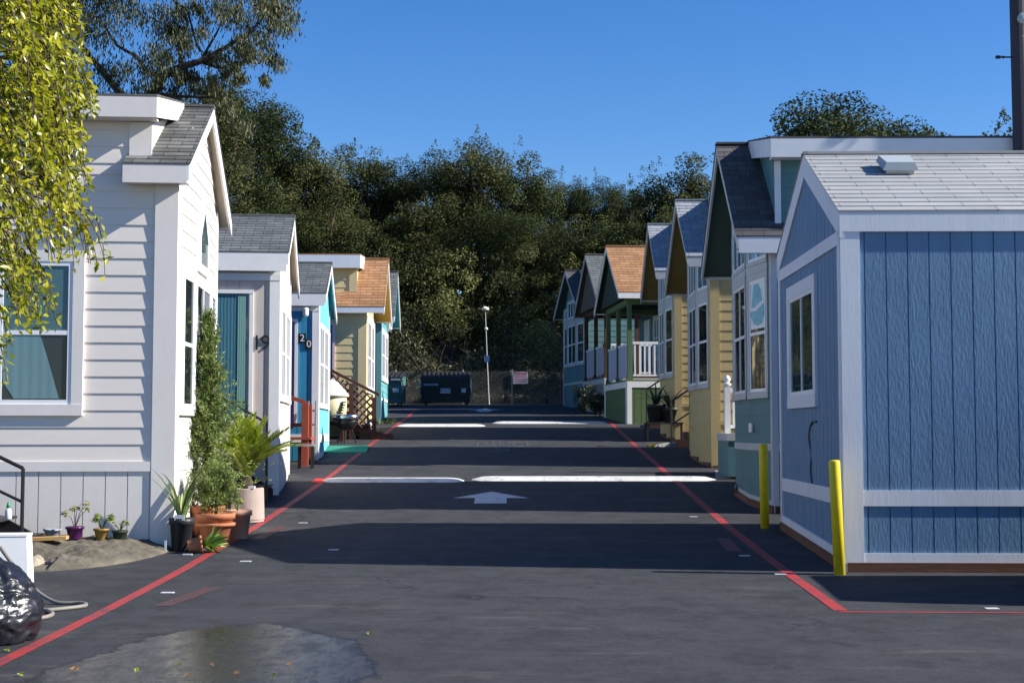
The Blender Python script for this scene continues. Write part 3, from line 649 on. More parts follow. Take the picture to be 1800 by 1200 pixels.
# roof vent
yv = 1.22; zv = r1.zr(yv); sl_ = math.atan((4.55 - 3.6) / (3.75 / 2 + .035))
v = thing('roof_vent', 'pale square vent cap lying on the light grey shingle roof', 'roof vent', world(r1, -.86, yv, zv + .012), 0); v.rotation_euler = (sl_, 0, r1.th)
mb = MB(); mb.box(-.15, .15, -.15, .15, 0, .05); mb.build('flange', STEEL, v)
mb = MB(); mb.hexa([(-.19, -.17, .05), (.19, -.17, .05), (.19, .2, .05), (-.19, .2, .05), (-.15, -.13, .13), (.15, -.13, .13), (.17, .18, .12), (-.17, .18, .12)]); mb.build('cap', M('pale_vent_plastic', (.36, .40, .42), .5, .06), v)
# R2: teal with loft and fish-coloured pane
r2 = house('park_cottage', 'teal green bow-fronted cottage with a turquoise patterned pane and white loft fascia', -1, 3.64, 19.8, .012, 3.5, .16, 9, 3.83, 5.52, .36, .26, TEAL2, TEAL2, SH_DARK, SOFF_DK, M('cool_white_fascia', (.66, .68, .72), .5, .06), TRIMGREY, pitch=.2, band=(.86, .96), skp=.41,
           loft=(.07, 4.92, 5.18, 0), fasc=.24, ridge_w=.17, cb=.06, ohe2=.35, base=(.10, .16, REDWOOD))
def bay(h, z0, z1, rail, tz, pm=PANE, e=.04):
    for i, F in enumerate(h.faces):
        t0, t1 = (.10 if i == 0 else e), (F.L - .30 if i == 2 else F.L - e)
        fwin(h, i, t0, t1, z0, z1, [.5] if i == 1 else [], (rail,), trim=.095, tm=TRIMGREY, pm=pm)
        ya = F.yy((t0 + t1) / 2); zt_ = min(h.zr(F.yy(t0)), h.zr(F.yy(t1))) - .14
        ztop = min(tz, zt_)
        if ztop - z1 > .2: fwin(h, i, t0, t1, z1 + .12, ztop, [.5] if i != 1 else [.33, .66], (), trim=.06, tm=TRIMGREY, pm=PANE_CU)
        mb = MB(); mb.fb(F, t0 - .02, t1 + .02, z1 + .002, z1 + .115, 0, .05); mb.build('head_board', TRIMGREY, h.r)
bay(r2, 1.60, 3.40, .52, 4.5)
# patterned pane hung inside the upper light of the near facet (abstract turquoise shape with a white wave)
F = r2.faces[0]; t0, t1, za, zb = .10 + .10, F.L - .04 - .10, 2.60, 3.29
mb = MB(); mb.fb(F, t0, t1, za, zb, .024, .030); art = mb.build('patterned_pane', M('white_film', (.72, .75, .78), .3, .05), r2.r)
cx, cz_ = (t0 + t1) / 2, (za + zb) / 2; hw = (t1 - t0) / 2
prof = [(-.75, -.05), (-.85, -.45), (-.5, -.85), (0, -.97), (.5, -.85), (.9, -.4), (.7, .1), (.62, .5), (.5, .92), (-.05, .95), (-.45, .6), (-.55, .2)]
mb = MB(); mb.prism([F.p(cx + a * hw, cz_ + b * .32, .030) for a, b in prof], Vector(F.p(0, 0, .004)) - Vector(F.p(0, 0, 0))); mb.build('turquoise_shape', M('turquoise_film', (.06, .38, .50), .3, .4, 9), art)
wave = [(-.98, .02), (-.4, -.1), (.2, -.28), (.95, -.24), (.95, -.08), (.3, -.1), (-.3, .08), (-.95, .2)]
mb = MB(); mb.prism([F.p(cx + a * hw, cz_ + b * .32, .034) for a, b in wave], Vector(F.p(0, 0, .003)) - Vector(F.p(0, 0, 0))); mb.build('white_wave', bpy.data.materials['white_film'], art)
mb = MB(); F = r2.faces[0]; mb.fb(F, .86, 1.0, 1.12, 1.25, .02, .045); mb.build('outlet_cover', WHITE, r2.r)
# R3, R4: yellow bow fronts
def yellow(label, x, y, d):
    h = house('park_cottage', label, -1, x, y, d, 3.65, .115, 9, 4.0, 5.40, .36, .26, GOLD, GOLD, SH_BLUE, SOFF_OL, GOLD, GOLD, pitch=.19, band=(.82, .90), skp=.41, loft=(.30, 4.92, 5.16, 0), fasc=.20, ridge_w=.15, cb=.15, ohe2=.6)
    for c in h.r.children:
        if c.name.split('.')[0] in ('rake_board', 'fascia', 'loft_fascia'): c.data.materials[0] = TRIMGREY
    bay(h, 1.52, 3.27, .52, 4.2)
    k = MB()
    for F in h.faces: k.fb(F, 0, F.L, -.12, h.ground(0, F.yy(F.L / 2)) + .06, 0, .04)
    k.fb(h.FN, 0, h.FN.L, -.12, .05, 0, .04); k.build('foundation_board', REDWOOD, h.r); return h
r3 = yellow('golden yellow bow-fronted cottage directly behind the teal green cottage', 3.80, 27.0, .012)
r4 = yellow('golden yellow bow-fronted cottage standing behind the potted agaves', 3.85, 33.4, .012)

def porch_cottage(label, x, y, d, roofm, wall, post, pan, soff, skt, trimm, wd, depth, zE, Hr, deck):
    """cottage whose gable roof runs out over a raised open porch"""
    h = house('porch_cottage', label, -1, x, y, d, wd, 0, 9, zE, Hr, .28, .25, wall, wall, roofm, soff, trimm, trimm, pitch=.19, band=(deck - .1, deck - .02), fasc=.18, ridge_w=.16, cb=.12, ohe2=.5, open_front=depth)
    S = h.S
    sk = MB(); FN = Fr(-depth + .03, 0, 0, 0, 0, -1, -1); FS = Fr(0, 0, 0, wd, 1, 0, -1); FB = Fr(0, wd, -depth + .03, wd, 0, 1, -1)
    for F in (FN, FS, FB): sk.fb(F, 0, F.L, -.3, deck - .18, -.05, 0); panel(sk, F, 0, F.L, -.3, deck - .2, .2)
    sk.build('porch_skirt', skt, h.r)
    tr = MB()
    for F in (FN, FS, FB): tr.fb(F, 0, F.L, deck - .2, deck - .03, 0, .03)
    for F, t in ((FN, FN.L - .13), (FS, FS.L - .10)): tr.fb(F, t, t + .13, -.1, deck - .2, 0, .03)
    tr.fb(FS, .0, .10, -.1, deck - .2, 0, .03)
    tr.build('skirt_trim', trimm, h.r)
    dk = MB(); dk.box(*sorted((0.02 * -1, depth * 1.)), .0, wd, deck - .03, deck + .02); dk.build('porch_deck', post, h.r)
    bmz = zE - .32
    for oo, yy in ((-.09, .09), (-.09, wd - .09), (-depth * .55, .09), (-.09, wd * .5)):
        p = MB(); c = S(oo, yy, 0); p.box(c[0] - .06, c[0] + .06, c[1] - .06, c[1] + .06, deck + .02, bmz); p.box(c[0] - .085, c[0] + .085, c[1] - .085, c[1] + .085, deck + .021, deck + .14); p.build('porch_post', post, h.r)
    bm_ = MB()
    bm_.box(*sorted((0, depth)), .03, .15, bmz + .001, bmz + .16); bm_.box(*sorted((0, depth)), wd - .15, wd - .03, bmz + .001, bmz + .16); bm_.box(.03, .15, .15, wd - .15, bmz + .001, bmz + .16)
    bm_.build('porch_beam', post, h.r)
    cl = MB(); cl.prism([S(.12, .03, bmz + .162), S(.12, wd - .03, bmz + .162), S(.12, wd / 2, h.zr(wd / 2) - .12)], (.04, 0, 0)); cl.build('gable_panel', soff, h.r)
    rl = MB(); z0, z1 = deck + .12, deck + 1.02
    rl.box(*sorted((.18, depth - .02)), .06, .12, z1, z1 + .07); rl.box(*sorted((.18, depth - .02)), .07, .11, z0, z0 + .05)
    n = int((depth - .2) / .14)
    for i in range(n): xx = .22 + i * .14; rl.box(xx, xx + .045, .07, .11, z0 + .05, z1)
    rl.build('balustrade', WHITE, h.r)
    for a, b in ((.2, wd * .5 - .1), (wd * .5 + .1, wd - .2)):
        m_ = MB(); m_.box(.07, .10, a, b, deck + .10, deck + 1.0); m_.build('railing_panel', pan, h.r)
        m_ = MB(); m_.box(.05, .13, a, b, deck + 1.0, deck + 1.06); m_.build('railing_cap', WHITE, h.r)
        for q in range(3): m_ = MB(); yy = a + (b - a) * (q + .5) / 3; m_.box(.075, .095, yy - .03, yy + .03, deck + .021, deck + .099); m_.build('rail_foot', WHITE, h.r)
    F = h.faces[0]; window(h.r, F, .5, 1.5, deck + .6, deck + 2.1, [.5], (.5,), trim=.1); 
    ft = Fr(-depth, 0, -depth, wd, 1, 0, -1)
    dd = MB(); dd.fb(ft, 2.1, 2.95, deck + .02, deck + 2.05, 0, .04); dd.build('door', WHITE, h.r)
    return h
LAV = M('lavender_grey_panel', (.40, .41, .55), .5, .05)
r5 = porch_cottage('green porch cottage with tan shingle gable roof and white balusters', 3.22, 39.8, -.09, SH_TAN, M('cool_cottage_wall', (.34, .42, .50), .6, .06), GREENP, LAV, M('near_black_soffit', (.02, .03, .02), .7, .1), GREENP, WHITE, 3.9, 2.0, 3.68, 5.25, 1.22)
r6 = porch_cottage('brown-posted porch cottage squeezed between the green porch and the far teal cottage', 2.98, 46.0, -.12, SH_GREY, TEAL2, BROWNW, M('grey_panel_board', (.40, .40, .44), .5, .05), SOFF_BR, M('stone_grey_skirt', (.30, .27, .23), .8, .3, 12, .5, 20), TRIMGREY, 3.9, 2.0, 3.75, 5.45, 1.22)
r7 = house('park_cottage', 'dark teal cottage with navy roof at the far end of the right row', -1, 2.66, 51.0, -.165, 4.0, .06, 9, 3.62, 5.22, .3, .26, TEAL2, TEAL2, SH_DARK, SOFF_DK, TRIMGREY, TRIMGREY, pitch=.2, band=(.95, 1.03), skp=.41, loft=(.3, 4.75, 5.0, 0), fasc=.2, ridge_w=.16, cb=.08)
bay(r7, 1.62, 3.25, .5, 4.1, PANE_G)
# ---------------------------------------------------------------- foliage
def leafmesh(name, P, N, size, mat, parent, tint, aspect=.5, T=None, fold=.25, seed=0):
    """one folded pointed leaf (two triangles) per point"""
    rng = np.random.default_rng(seed); n = len(P)
    N = N / (np.linalg.norm(N, axis=1, keepdims=True) + 1e-9)
    if T is None: T = rng.normal(size=(n, 3))
    T = T - N * (T * N).sum(1, keepdims=True); T /= (np.linalg.norm(T, axis=1, keepdims=True) + 1e-9)
    B = np.cross(N, T); L = (size / 2)[:, None]; Wd = L * aspect
    V = np.empty((n, 4, 3)); V[:, 0] = P - T * L; V[:, 1] = P + B * Wd + N * Wd * fold; V[:, 2] = P + T * L; V[:, 3] = P - B * Wd + N * Wd * fold
    me = bpy.data.meshes.new(name); me.vertices.add(n * 4); me.vertices.foreach_set('co', V.reshape(-1).astype(np.float32))
    idx = np.arange(n)[:, None] * 4 + np.array([0, 1, 2, 0, 2, 3])[None]; me.loops.add(n * 6); me.loops.foreach_set('vertex_index', idx.reshape(-1).astype(np.int32))
    me.polygons.add(n * 2); me.polygons.foreach_set('loop_start', np.arange(n * 2, dtype=np.int32) * 3)
    a = me.attributes.new('tint', 'FLOAT', 'FACE'); a.data.foreach_set('value', np.repeat(np.clip(tint, 0, 1), 2).astype(np.float32))
    me.update(calc_edges=True); me.materials.append(mat)
    o = bpy.data.objects.new(name, me); COL.objects.link(o)
    if parent: o.parent = parent
    return o
def unit(rng, n): v = rng.normal(size=(n, 3)); return v / np.linalg.norm(v, axis=1, keepdims=True)
def clumps(rng, C, RC, per, size, up=.5, squash=.8, tb=.5, sh=1 / 2.3):
    P = []; N = []; S = []; T = []
    for c, rc in zip(C, RC):
        m = int(per * rc ** 2) if per > 0 else -per
        d = unit(rng, m); r = rc * rng.random(m) ** sh
        p = d * r[:, None]; p[:, 2] *= squash; P.append(c + p)
        N.append(d * .5 + np.array([0, 0, up]) + rng.normal(size=(m, 3)) * .55)
        S.append(size * (.6 + .8 * rng.random(m))); T.append(np.clip(tb + rng.normal() * .2 + rng.normal(size=m) * .18, 0, 1))
    return np.vstack(P), np.vstack(N), np.concatenate(S), np.concatenate(T)
OAK = leafmat('oak_leaves', (.016, .025, .009), (.044, .060, .019), (.115, .130, .042), .2, .65, .1)
OAK2 = leafmat('olive_oak_leaves', (.022, .028, .010), (.060, .070, .024), (.145, .15, .055), .22, .65, .1)
OAKL = leafmat('bright_bush_leaves', (.04, .05, .012), (.13, .14, .035), (.28, .27, .08), .25, .5, .3)
EUC = leafmat('eucalyptus_leaves', (.024, .032, .009), (.068, .080, .026), (.17, .16, .06), .25, .5, .35)
def oak_mesh(name, rx, ry, rz, nc, per, size, seed, mat, low=-.75, spikes=26):
    rng = np.random.default_rng(seed)
    d = unit(rng, nc * 2); d = d[d[:, 2] > low][:nc]; r = rng.random(len(d)) ** .38
    lump = 1 + .22 * np.sin(d[:, 0] * 4.1 + seed) * np.cos(d[:, 1] * 3.3 + seed * 2) + .14 * np.sin(d[:, 2] * 6 + seed)
    C = d * (r * lump)[:, None] * np.array([rx, ry, rz]); RC = (rx + rz) / 2 * rng.uniform(.17, .36, len(d)) * (1.12 - .35 * r)
    P, N, S, T = clumps(rng, C, RC, per, size, .6, .85, .5, .28)
    # upright sprigs that break the outline
    SP = []
    for k in range(spikes):
        a = rng.random() * 6.283; q = math.sqrt(rng.random()) * .95; zz = math.sqrt(max(0, 1 - q * q)) * rng.uniform(.86, 1.06)
        b = np.array([q * math.cos(a) * rx, q * math.sin(a) * ry, zz * rz]); h = rng.uniform(.2, .65)
        m = int(70 * h); t = rng.random(m); sp = b + np.stack([rng.normal(size=m) * .16 * (1.1 - t), rng.normal(size=m) * .16 * (1.1 - t), t * h], 1); SP.append(sp)
    if SP:
        SPa = np.vstack(SP); m = len(SPa); P = np.vstack([P, SPa]); N = np.vstack([N, unit(rng, m)]); S = np.concatenate([S, size * (.5 + .6 * rng.random(m))]); T = np.concatenate([T, np.clip(.6 + rng.normal(size=m) * .2, 0, 1)])
    return P, N, S, T, C
def tree(name, label, cat, group, base, top, rx, ry, seed, mat, frac=.62, nc=70, per=260, size=.13, proto=None, bark=BARK, tr=.22):
    """base: ground point of the trunk; top: height of the crown's top above the base"""
    rz = top * frac / 2; cz = top - rz * 1.0
    t = thing(name, label, cat, base, 0, group)
    if proto:
        for ch in proto.children:
            c = ch.copy(); COL.objects.link(c); c.parent = t
        t.scale = (rx / proto['rx'], ry / proto['rx'], top / proto['top']); t.rotation_euler = (0, 0, seed * 1.7)
        for ch in t.children:
            if ch.name.startswith('crown') and mat: 
                pass
        return t
    P, N, S, T, C = oak_mesh('crown', rx, ry, rz, nc, per, size, seed, mat, spikes=18)
    P[:, 2] += cz; C = C + np.array([0, 0, cz])
    leafmesh('crown', P, N, S, mat, t, T, .62, seed=seed)
    rng = random.Random(seed); mb = MB(); fork = (cz - rz * .75)
    mb.tube([(0, 0, -.4), (.05, .02, fork * .5), (.1, -.05, fork)], [tr * 1.25, tr, tr * .85], 9)
    for c in random.Random(seed).sample(list(map(tuple, C)), 11):
        mid = (c[0] * .35 + rng.uniform(-.3, .3), c[1] * .35 + rng.uniform(-.3, .3), fork + (c[2] - fork) * .5)
        mb.tube([(.1, -.05, fork - .1), mid, c], [tr * .6, tr * .38, tr * .12], 6)
    mb.build('trunk', bark, t, True); t['rx'] = rx; t['top'] = top
    return t
def px(u, v, d):
    f = 2500.; p = math.atan(155 / f); a = (u - 900) / f; b = (600 - v) / f
    k = d / (math.cos(p) - b * math.sin(p)); return a * k, 1.75 + (math.sin(p) + b * math.cos(p)) * k
GRP = 'oaks on the slope behind the fence'
protoA = protoB = protoC = None
def oak(x, y, topz, rx, seed, label, mat=OAK, proto=None, frac=.72):
    b = gz(y) - .1; topz += .75; return tree('oak_tree', label, 'tree', GRP, (x, y, b), topz - b, rx, rx, seed, mat, frac, proto=proto, nc=66, per=760, size=.115)
# back row: (x, y, top z, crown radius, label)
back = [(-13.1, 66, 18.0, 3.2, 'tall oak rising just right of the off-white cottage roof'), (-11.63, 69, 16.36, 2.85, 'oak sloping down right of the tallest left oak'), (-9.97, 71, 15.63, 2.51, 'oak above the tan-roofed cottage with a stepped top'),
        (-7.81, 72, 15.88, 2.39, 'oak with two spiky tips above the left row'), (-6.06, 74, 15.10, 2.28, 'lower oak in the dip left of the middle of the skyline'), (-3.91, 71, 15.52, 2.74, 'oak left of the highest middle crown'),
        (-1.65, 70, 16.04, 2.85, 'highest middle oak straight above the dumpster'), (0.36, 71, 15.73, 2.28, 'oak right of the highest middle crown, pale grey green'), (2.77, 75, 15.04, 1.71, 'narrow oak just right of the gap in the skyline'),
        (4.52, 74, 14.69, 1.94, 'oak with feathery top above the tan porch roof'), (6.16, 75, 14.48, 1.82, 'low oak left of the round dark crown'), (7.81, 71, 14.70, 2.51, 'round dark oak above the far yellow cottage'), (9.98, 70, 14.71, 2.74, 'oak beside the peak of the teal cottage roof')]
pro = []
MATS = [OAK, OAK2, OAK]
for i, (x, y, tz, rx, lb) in enumerate(back):
    y += 2
    if i < 4: t = oak(x, y, tz, rx, 11 + i, lb, [OAK, OAK2, OAK, OAK2][i]); pro.append(t)
    else: t = oak(x, y, tz, rx, 11 + i, lb, proto=pro[[3, 0, 1, 2][i % 4]])
front = [(-11.6, 63, 11.6, 2.4, 'dark oak low behind the grey no. 19 roof'), (-8.6, 64, 12.0, 2.3, 'shaded oak right behind the tan shingle roof'), (-6.6, 63.5, 10.6, 2.1, 'bushy oak right of the far left cottage'), (-4.2, 64.5, 11.8, 2.2, 'dark oak in front of the middle row, left of the lamp post'),
         (-.3, 65, 11.6, 2.3, 'shaded oak behind the lamp post'), (1.9, 64, 10.4, 1.9, 'dark oak above the warning sign'), (4.1, 64.5, 11.4, 2.2, 'shaded oak behind the far right teal cottage'), (6.8, 64, 11.2, 2.2, 'shaded oak behind the tan porch roof'), (9.6, 64, 11.0, 2.2, 'shaded oak hidden low behind the yellow cottages')]
for i, (x, y, tz, rx, lb) in enumerate(front): oak(x, y + 2.6, tz + .3, rx, 40 + i, lb, proto=pro[i % 4])
bush = []
for i, (x, y, hh, rx, lb) in enumerate([(-2.55, 61.3, 6.4, 1.25, 'bright olive bush behind the dumpster'), (-.3, 61.5, 5.6, 1.2, 'greyish bush behind the lamp post'), (1.5, 61.2, 4.6, 1.1, 'bush behind the red and white sign'), (-4.9, 61.3, 6.0, 1.3, 'tall bush behind the left fence end'), (3.2, 63.6, 6.0, 1.2, 'bush beside the far right teal cottage'), (-6.6, 61, 5.6, 1.3, 'bush beyond the far left teal cottage')]):
    if i == 0: t = tree('bush', lb, 'bush', 'bushes along the fence', (x, y, gz(y) - .1), hh, rx, rx, 71, OAKL, .85, nc=45, per=420, size=.10, tr=.07); bush.append(t)
    elif i == 1: t = tree('bush', lb, 'bush', 'bushes along the fence', (x, y, gz(y) - .1), hh, rx, rx, 72, OAK2, .85, nc=45, per=420, size=.10, tr=.07); bush.append(t)
    else: tree('bush', lb, 'bush', 'bushes along the fence', (x, y, gz(y) - .1), hh, rx, rx, 72 + i, None, .85, proto=bush[i % 2])
# tangled undergrowth just behind the fence, and a far mass of wood up the hill
rng = np.random.default_rng(5)
n = 40000; X = rng.uniform(-13, 2.6, n); Y = 58.5 + rng.random(n) ** 1.5 * 5; zt_ = np.array([gz(y) for y in Y])
hmax = 1.6 + 2.0 * (.5 + .5 * np.sin(X * .9 + 1.3 * np.cos(X * .37))) * (.6 + .4 * np.sin(Y * 2 + X)); Z = zt_ + rng.random(n) ** .8 * hmax
leafmesh('undergrowth', np.stack([X, Y, Z], 1), rng.normal(size=(n, 3)) + np.array([0, -.2, .5]), .06 + .09 * rng.random(n), leafmat('undergrowth_leaves', (.025, .028, .012), (.085, .09, .032), (.20, .18, .08), .2), None, np.clip(.45 + .25 * np.sin(X * 1.7) + rng.normal(size=n) * .2, 0, 1), .5)['kind'] = 'stuff'
n = 42000; X = np.concatenate([rng.uniform(-18, 12, n // 2), rng.uniform(-40, 40, n // 2)]); Y = rng.uniform(66, 92, n); zt_ = np.array([gz(y) for y in Y]); Z = zt_ + rng.random(n) * (2.0 + 3.2 * rng.random(n)) * np.where(np.abs(X) > 14, 1.0, 1.0)
leafmesh('far_wood', np.stack([X, Y, Z], 1), unit(rng, n) + np.array([0, -.3, .4]), .2 + .2 * rng.random(n), OAK, None, np.clip(.4 + rng.normal(size=n) * .2, 0, 1), .7)['kind'] = 'stuff'
mb = MB(); rr = random.Random(3)
for k in range(150):
    x = rr.uniform(-6, 4); y = rr.uniform(58.8, 61.5); z = gz(y); pts = [(x, y, z)]; dx, dz = rr.uniform(-.35, .35), rr.uniform(.3, .6)
    for j in range(6): pts.append((pts[-1][0] + dx + rr.uniform(-.12, .12), pts[-1][1] + rr.uniform(-.15, .1), pts[-1][2] + dz)); dz -= rr.uniform(.02, .12)
    mb.tube(pts, [.013, .012, .01, .009, .008, .006, .004], 4, False)
mb.build('bare_brush', M('pale_twig_bark', (.20, .17, .13), .9, .25), recalc=False)['kind'] = 'stuff'
# big rounded oak behind the right-hand cottages
t = tree('oak_tree', 'round-topped oak behind the loft of the teal green cottage', 'tree', None, (14.75, 60, 2.5), 12.5, 5.4, 4.6, 91, OAK, .62, nc=120, per=520, size=.14)
t = tree('oak_tree', 'tall oak crown under the drooping eucalyptus branches', 'tree', GRP, (-13.2, 62, gz(62) - .1), 13.7, 2.3, 2.3, 95, OAK2, .6, nc=60, per=650, size=.12)
t = tree('oak_tree', 'sparse treetop showing left of the wooden power pole', 'tree', None, (17.6, 50, 2.2), 10.3, 1.2, 1.2, 93, OAK2, .5, nc=24, per=160, size=.14)
# eucalyptus behind the off-white cottage
D = 45
t = thing('eucalyptus_tree', 'tall open-crowned eucalyptus with dark limbs behind the off-white cottage', 'tree', (-12.2, D, gz(D) - .2))
cl = [(150, 20, 50), (190, 90, 45), (235, 150, 36), (262, 40, 40), (292, 112, 30), (165, 150, 36), (318, 62, 26), (300, 12, 26), (342, 150, 22), (392, 172, 22), (405, 200, 20), (330, 128, 22), (385, 112, 32), (425, 62, 40), (462, 22, 38), (476, 82, 24), (438, 108, 22), (492, 42, 20), (502, 8, 22), (402, 18, 26), (362, 35, 16), (420, 145, 14), (455, 120, 14), (340, -20, 40), (440, -30, 40), (200, -20, 50), (120, 60, 50), (100, 140, 50), (250, -60, 60), (390, -70, 50), (70, 0, 60), (300, 160, 24), (355, 90, 20)]
rng = np.random.default_rng(21); P = []; N = []; S = []; T = []; TT = []
for u, v, r in cl:
    for sub in range(5):
        uu, vv = u + rng.normal() * r * .55, v + rng.normal() * r * .5; x, z = px(uu, vv, D); rc = r * .80 * D / 2500; m = int(500 * rc ** 1.5) + 40
        d = rng.normal(size=(m, 3)) * .44 * rc; d[:, 2] *= .9; d[:, 1] *= 1.3; P.append(np.array([x, D + rng.normal() * 1.2, z]) + d)
        N.append(np.stack([rng.normal(size=m), rng.normal(size=m), rng.normal(size=m) * .25], 1)); TT.append(np.stack([rng.normal(size=m) * .3, rng.normal(size=m) * .3, -np.ones(m)], 1))
        S.append(.10 + .12 * rng.random(m)); T.append(np.clip(.45 + rng.normal() * .17 + rng.normal(size=m) * .2, 0, 1))
P = np.vstack(P) - np.array(t.location)
leafmesh('crown', P, np.vstack(N), np.concatenate(S), EUC, t, np.concatenate(T), .24, np.vstack(TT))
mb = MB()
def W(u, v, dd=0): x, z = px(u, v, D + dd); return Vector((x, D + dd, z)) - Vector(t.location)
for pts, r in [([(235, 320), (250, 215), (268, 165), (288, 132), (318, 118), (352, 108), (400, 82), (440, 55), (470, 25)], [.28, .24, .2, .15, .12, .10, .075, .05, .02]), ([(0, 0)], 0), ([(318, 118), (316, 80), (330, 40), (305, 0), (300, -40)], [.08, .07, .055, .04, .02]), ([(288, 132), (262, 130), (240, 100), (205, 80), (180, 40)], [.1, .08, .06, .045, .02]),
               ([(352, 108), (385, 120), (425, 108), (455, 112), (475, 90)], [.06, .05, .04, .03, .015]), ([(250, 215), (200, 150), (150, 90), (120, 30)], [.16, .12, .08, .03]), ([(352, 108), (380, 60), (400, 18)], [.05, .035, .015]), ([(300, 125), (330, 140), (370, 138)], [.05, .035, .012]), ([(268, 165), (320, 170), (385, 172), (405, 195)], [.07, .05, .03, .012]), ([(305, 0), (330, 20), (345, 75), (352, 90)], [.03, .035, .04, .045])]:
    if not r: continue
    mb.tube([W(a, b, .3 * math.sin(i)) for i, (a, b) in enumerate(pts)], r, 7)
b0 = W(235, 320); mb.tube([(0, 0, -.2), (b0.x * .4, 0, b0.z * .5), b0], [.42, .36, .28], 10)
mb.build('trunk', BARK_E, t, True)
# near tree whose glossy leaves hang in at the upper left
NEARL = leafmat('glossy_yellow_green_leaves', (.08, .12, .006), (.33, .35, .014), (.64, .58, .035), .5, .3, .5)
t = thing('laurel_tree', 'glossy yellow-green tree hanging into view at the upper left', 'tree', (-4.6, 7.6, gz(7.6)))
mb = MB(); mb.tube([(0, 0, -.1), (.05, 0, 1.2), (.15, .1, 2.4), (.2, .1, 3.6)], [.11, .09, .075, .05], 9)
rng = np.random.default_rng(8); rr = random.Random(8); P = []; N = []; S = []; T = []; TT = []
def xb(v):      # right-hand outline of the crown, in photograph columns
    tb = [(-200, 100), (0, 120), (60, 145), (120, 142), (200, 140), (260, 132), (300, 120), (350, 150), (385, 160), (420, 95), (450, 118), (500, 92), (560, 55), (600, 5), (650, 15), (690, -60)]
    for (a, b), (c, d) in zip(tb, tb[1:]):
        if v <= c: return b + (d - b) * (v - a) / (c - a)
    return -60
def xbs(v): return xb(v) - 24
twigs = []
for k in range(820):
    v0 = rr.uniform(-260, 560); ue = xbs(v0 + 60) - abs(rr.gauss(0, 1)) * 70 - 8; dd = 7.6 + rr.uniform(-.55, .75)
    if v0 > 330 and rr.random() < .62: continue
    x, z = px(ue, v0 + 60, 7.6); twigs.append((x, dd, z))
for (x, y, z) in twigs:
    ln = rr.uniform(.22, .42); bx = x - rr.uniform(.1, .28); pts = []
    for j in range(7):
        s_ = j / 6; pts.append((bx + (x - bx) * s_ ** .6, y + .05 * math.sin(s_ * 3), z + ln * .45 - ln * s_ ** 1.5))
    mb.tube([Vector(p) - Vector(t.location) for p in pts], [.005, .005, .004, .004, .003, .002, .002], 4, False)
    for j in range(17):
        s_ = .1 + .9 * j / 16; i0 = min(5, int(s_ * 6)); f = s_ * 6 - i0; p = np.array(pts[i0]) * (1 - f) + np.array(pts[i0 + 1]) * f
        out = rng.normal(size=3) * .5 + np.array([.30, -.1, -.50]); out /= np.linalg.norm(out); L = rng.uniform(.036, .066)
        P.append(p + out * L * .6); TT.append(out); N.append(rng.normal(size=3) * .7 + np.array([.5, -.35, .4])); S.append(L); T.append(np.clip(.5 + rng.normal() * .25, 0, 1))
leafmesh('crown', np.array(P) - np.array(t.location), np.array(N), np.array(S), NEARL, t, np.array(T), .44, np.array(TT), .3)
for k in range(16):
    p = Vector(rr.choice(twigs)) - Vector(t.location); b = Vector((.15, .1, rr.uniform(1.8, 3.4))); mid = b.lerp(p, .5) + Vector((-.1, 0, .25)); mb.tube([b, mid, p], [.03, .018, .005], 5)
mb.build('trunk', BARK, t, True)

# ---------------------------------------------------------------- fence, dumpsters, posts at the end of the lane
t = thing('chain_link_fence', 'chain-link fence across the end of the lane in front of the brush', 'fence', (0, 58, gz(58)))
mb = MB(); x0, x1, z0, z1 = -7.2, 4.2, .03, 1.36; pt = .12
k = -int((z1) / pt) - 1
def clipdiag(c, sgn):
    # line x = c + sgn*z
    a = c + sgn * z0; b = c + sgn * z1; za, zb = z0, z1
    if min(a, b) > x1 or max(a, b) < x0: return None
    def cl(x, z, other_x, other_z):
        X = min(max(x, x0), x1)
        return (X, z if X == x else other_z + (z - other_z) * (X - other_x) / (x - other_x))
    A = cl(a, za, b, zb); B = cl(b, zb, a, za); return A, B
n = int((x1 - x0 + 2 * z1) / pt)
for i in range(n):
    for sgn in (1, -1):
        q = clipdiag(x0 - z1 + i * pt + (0 if sgn > 0 else .5 * pt), sgn)
        if q: mb.tube([(q[0][0], .006 * sgn, q[0][1]), (q[1][0], .006 * sgn, q[1][1])], .0042, 3, False)
mb.build('wire_mesh', M('dull_wire', (.15, .15, .14), .6, .1), t, recalc=False)
for xx in (-7.2, -4.75, -2.0, .0, 2.02, 4.2):
    mb = MB(); mb.tube([(xx, .05, -.2), (xx, .05, 1.42)], .03, 8); mb.build('fence_post', STEEL if xx != 2.02 else M('rusty_post', (.28, .08, .05), .8, .3, 8), t)
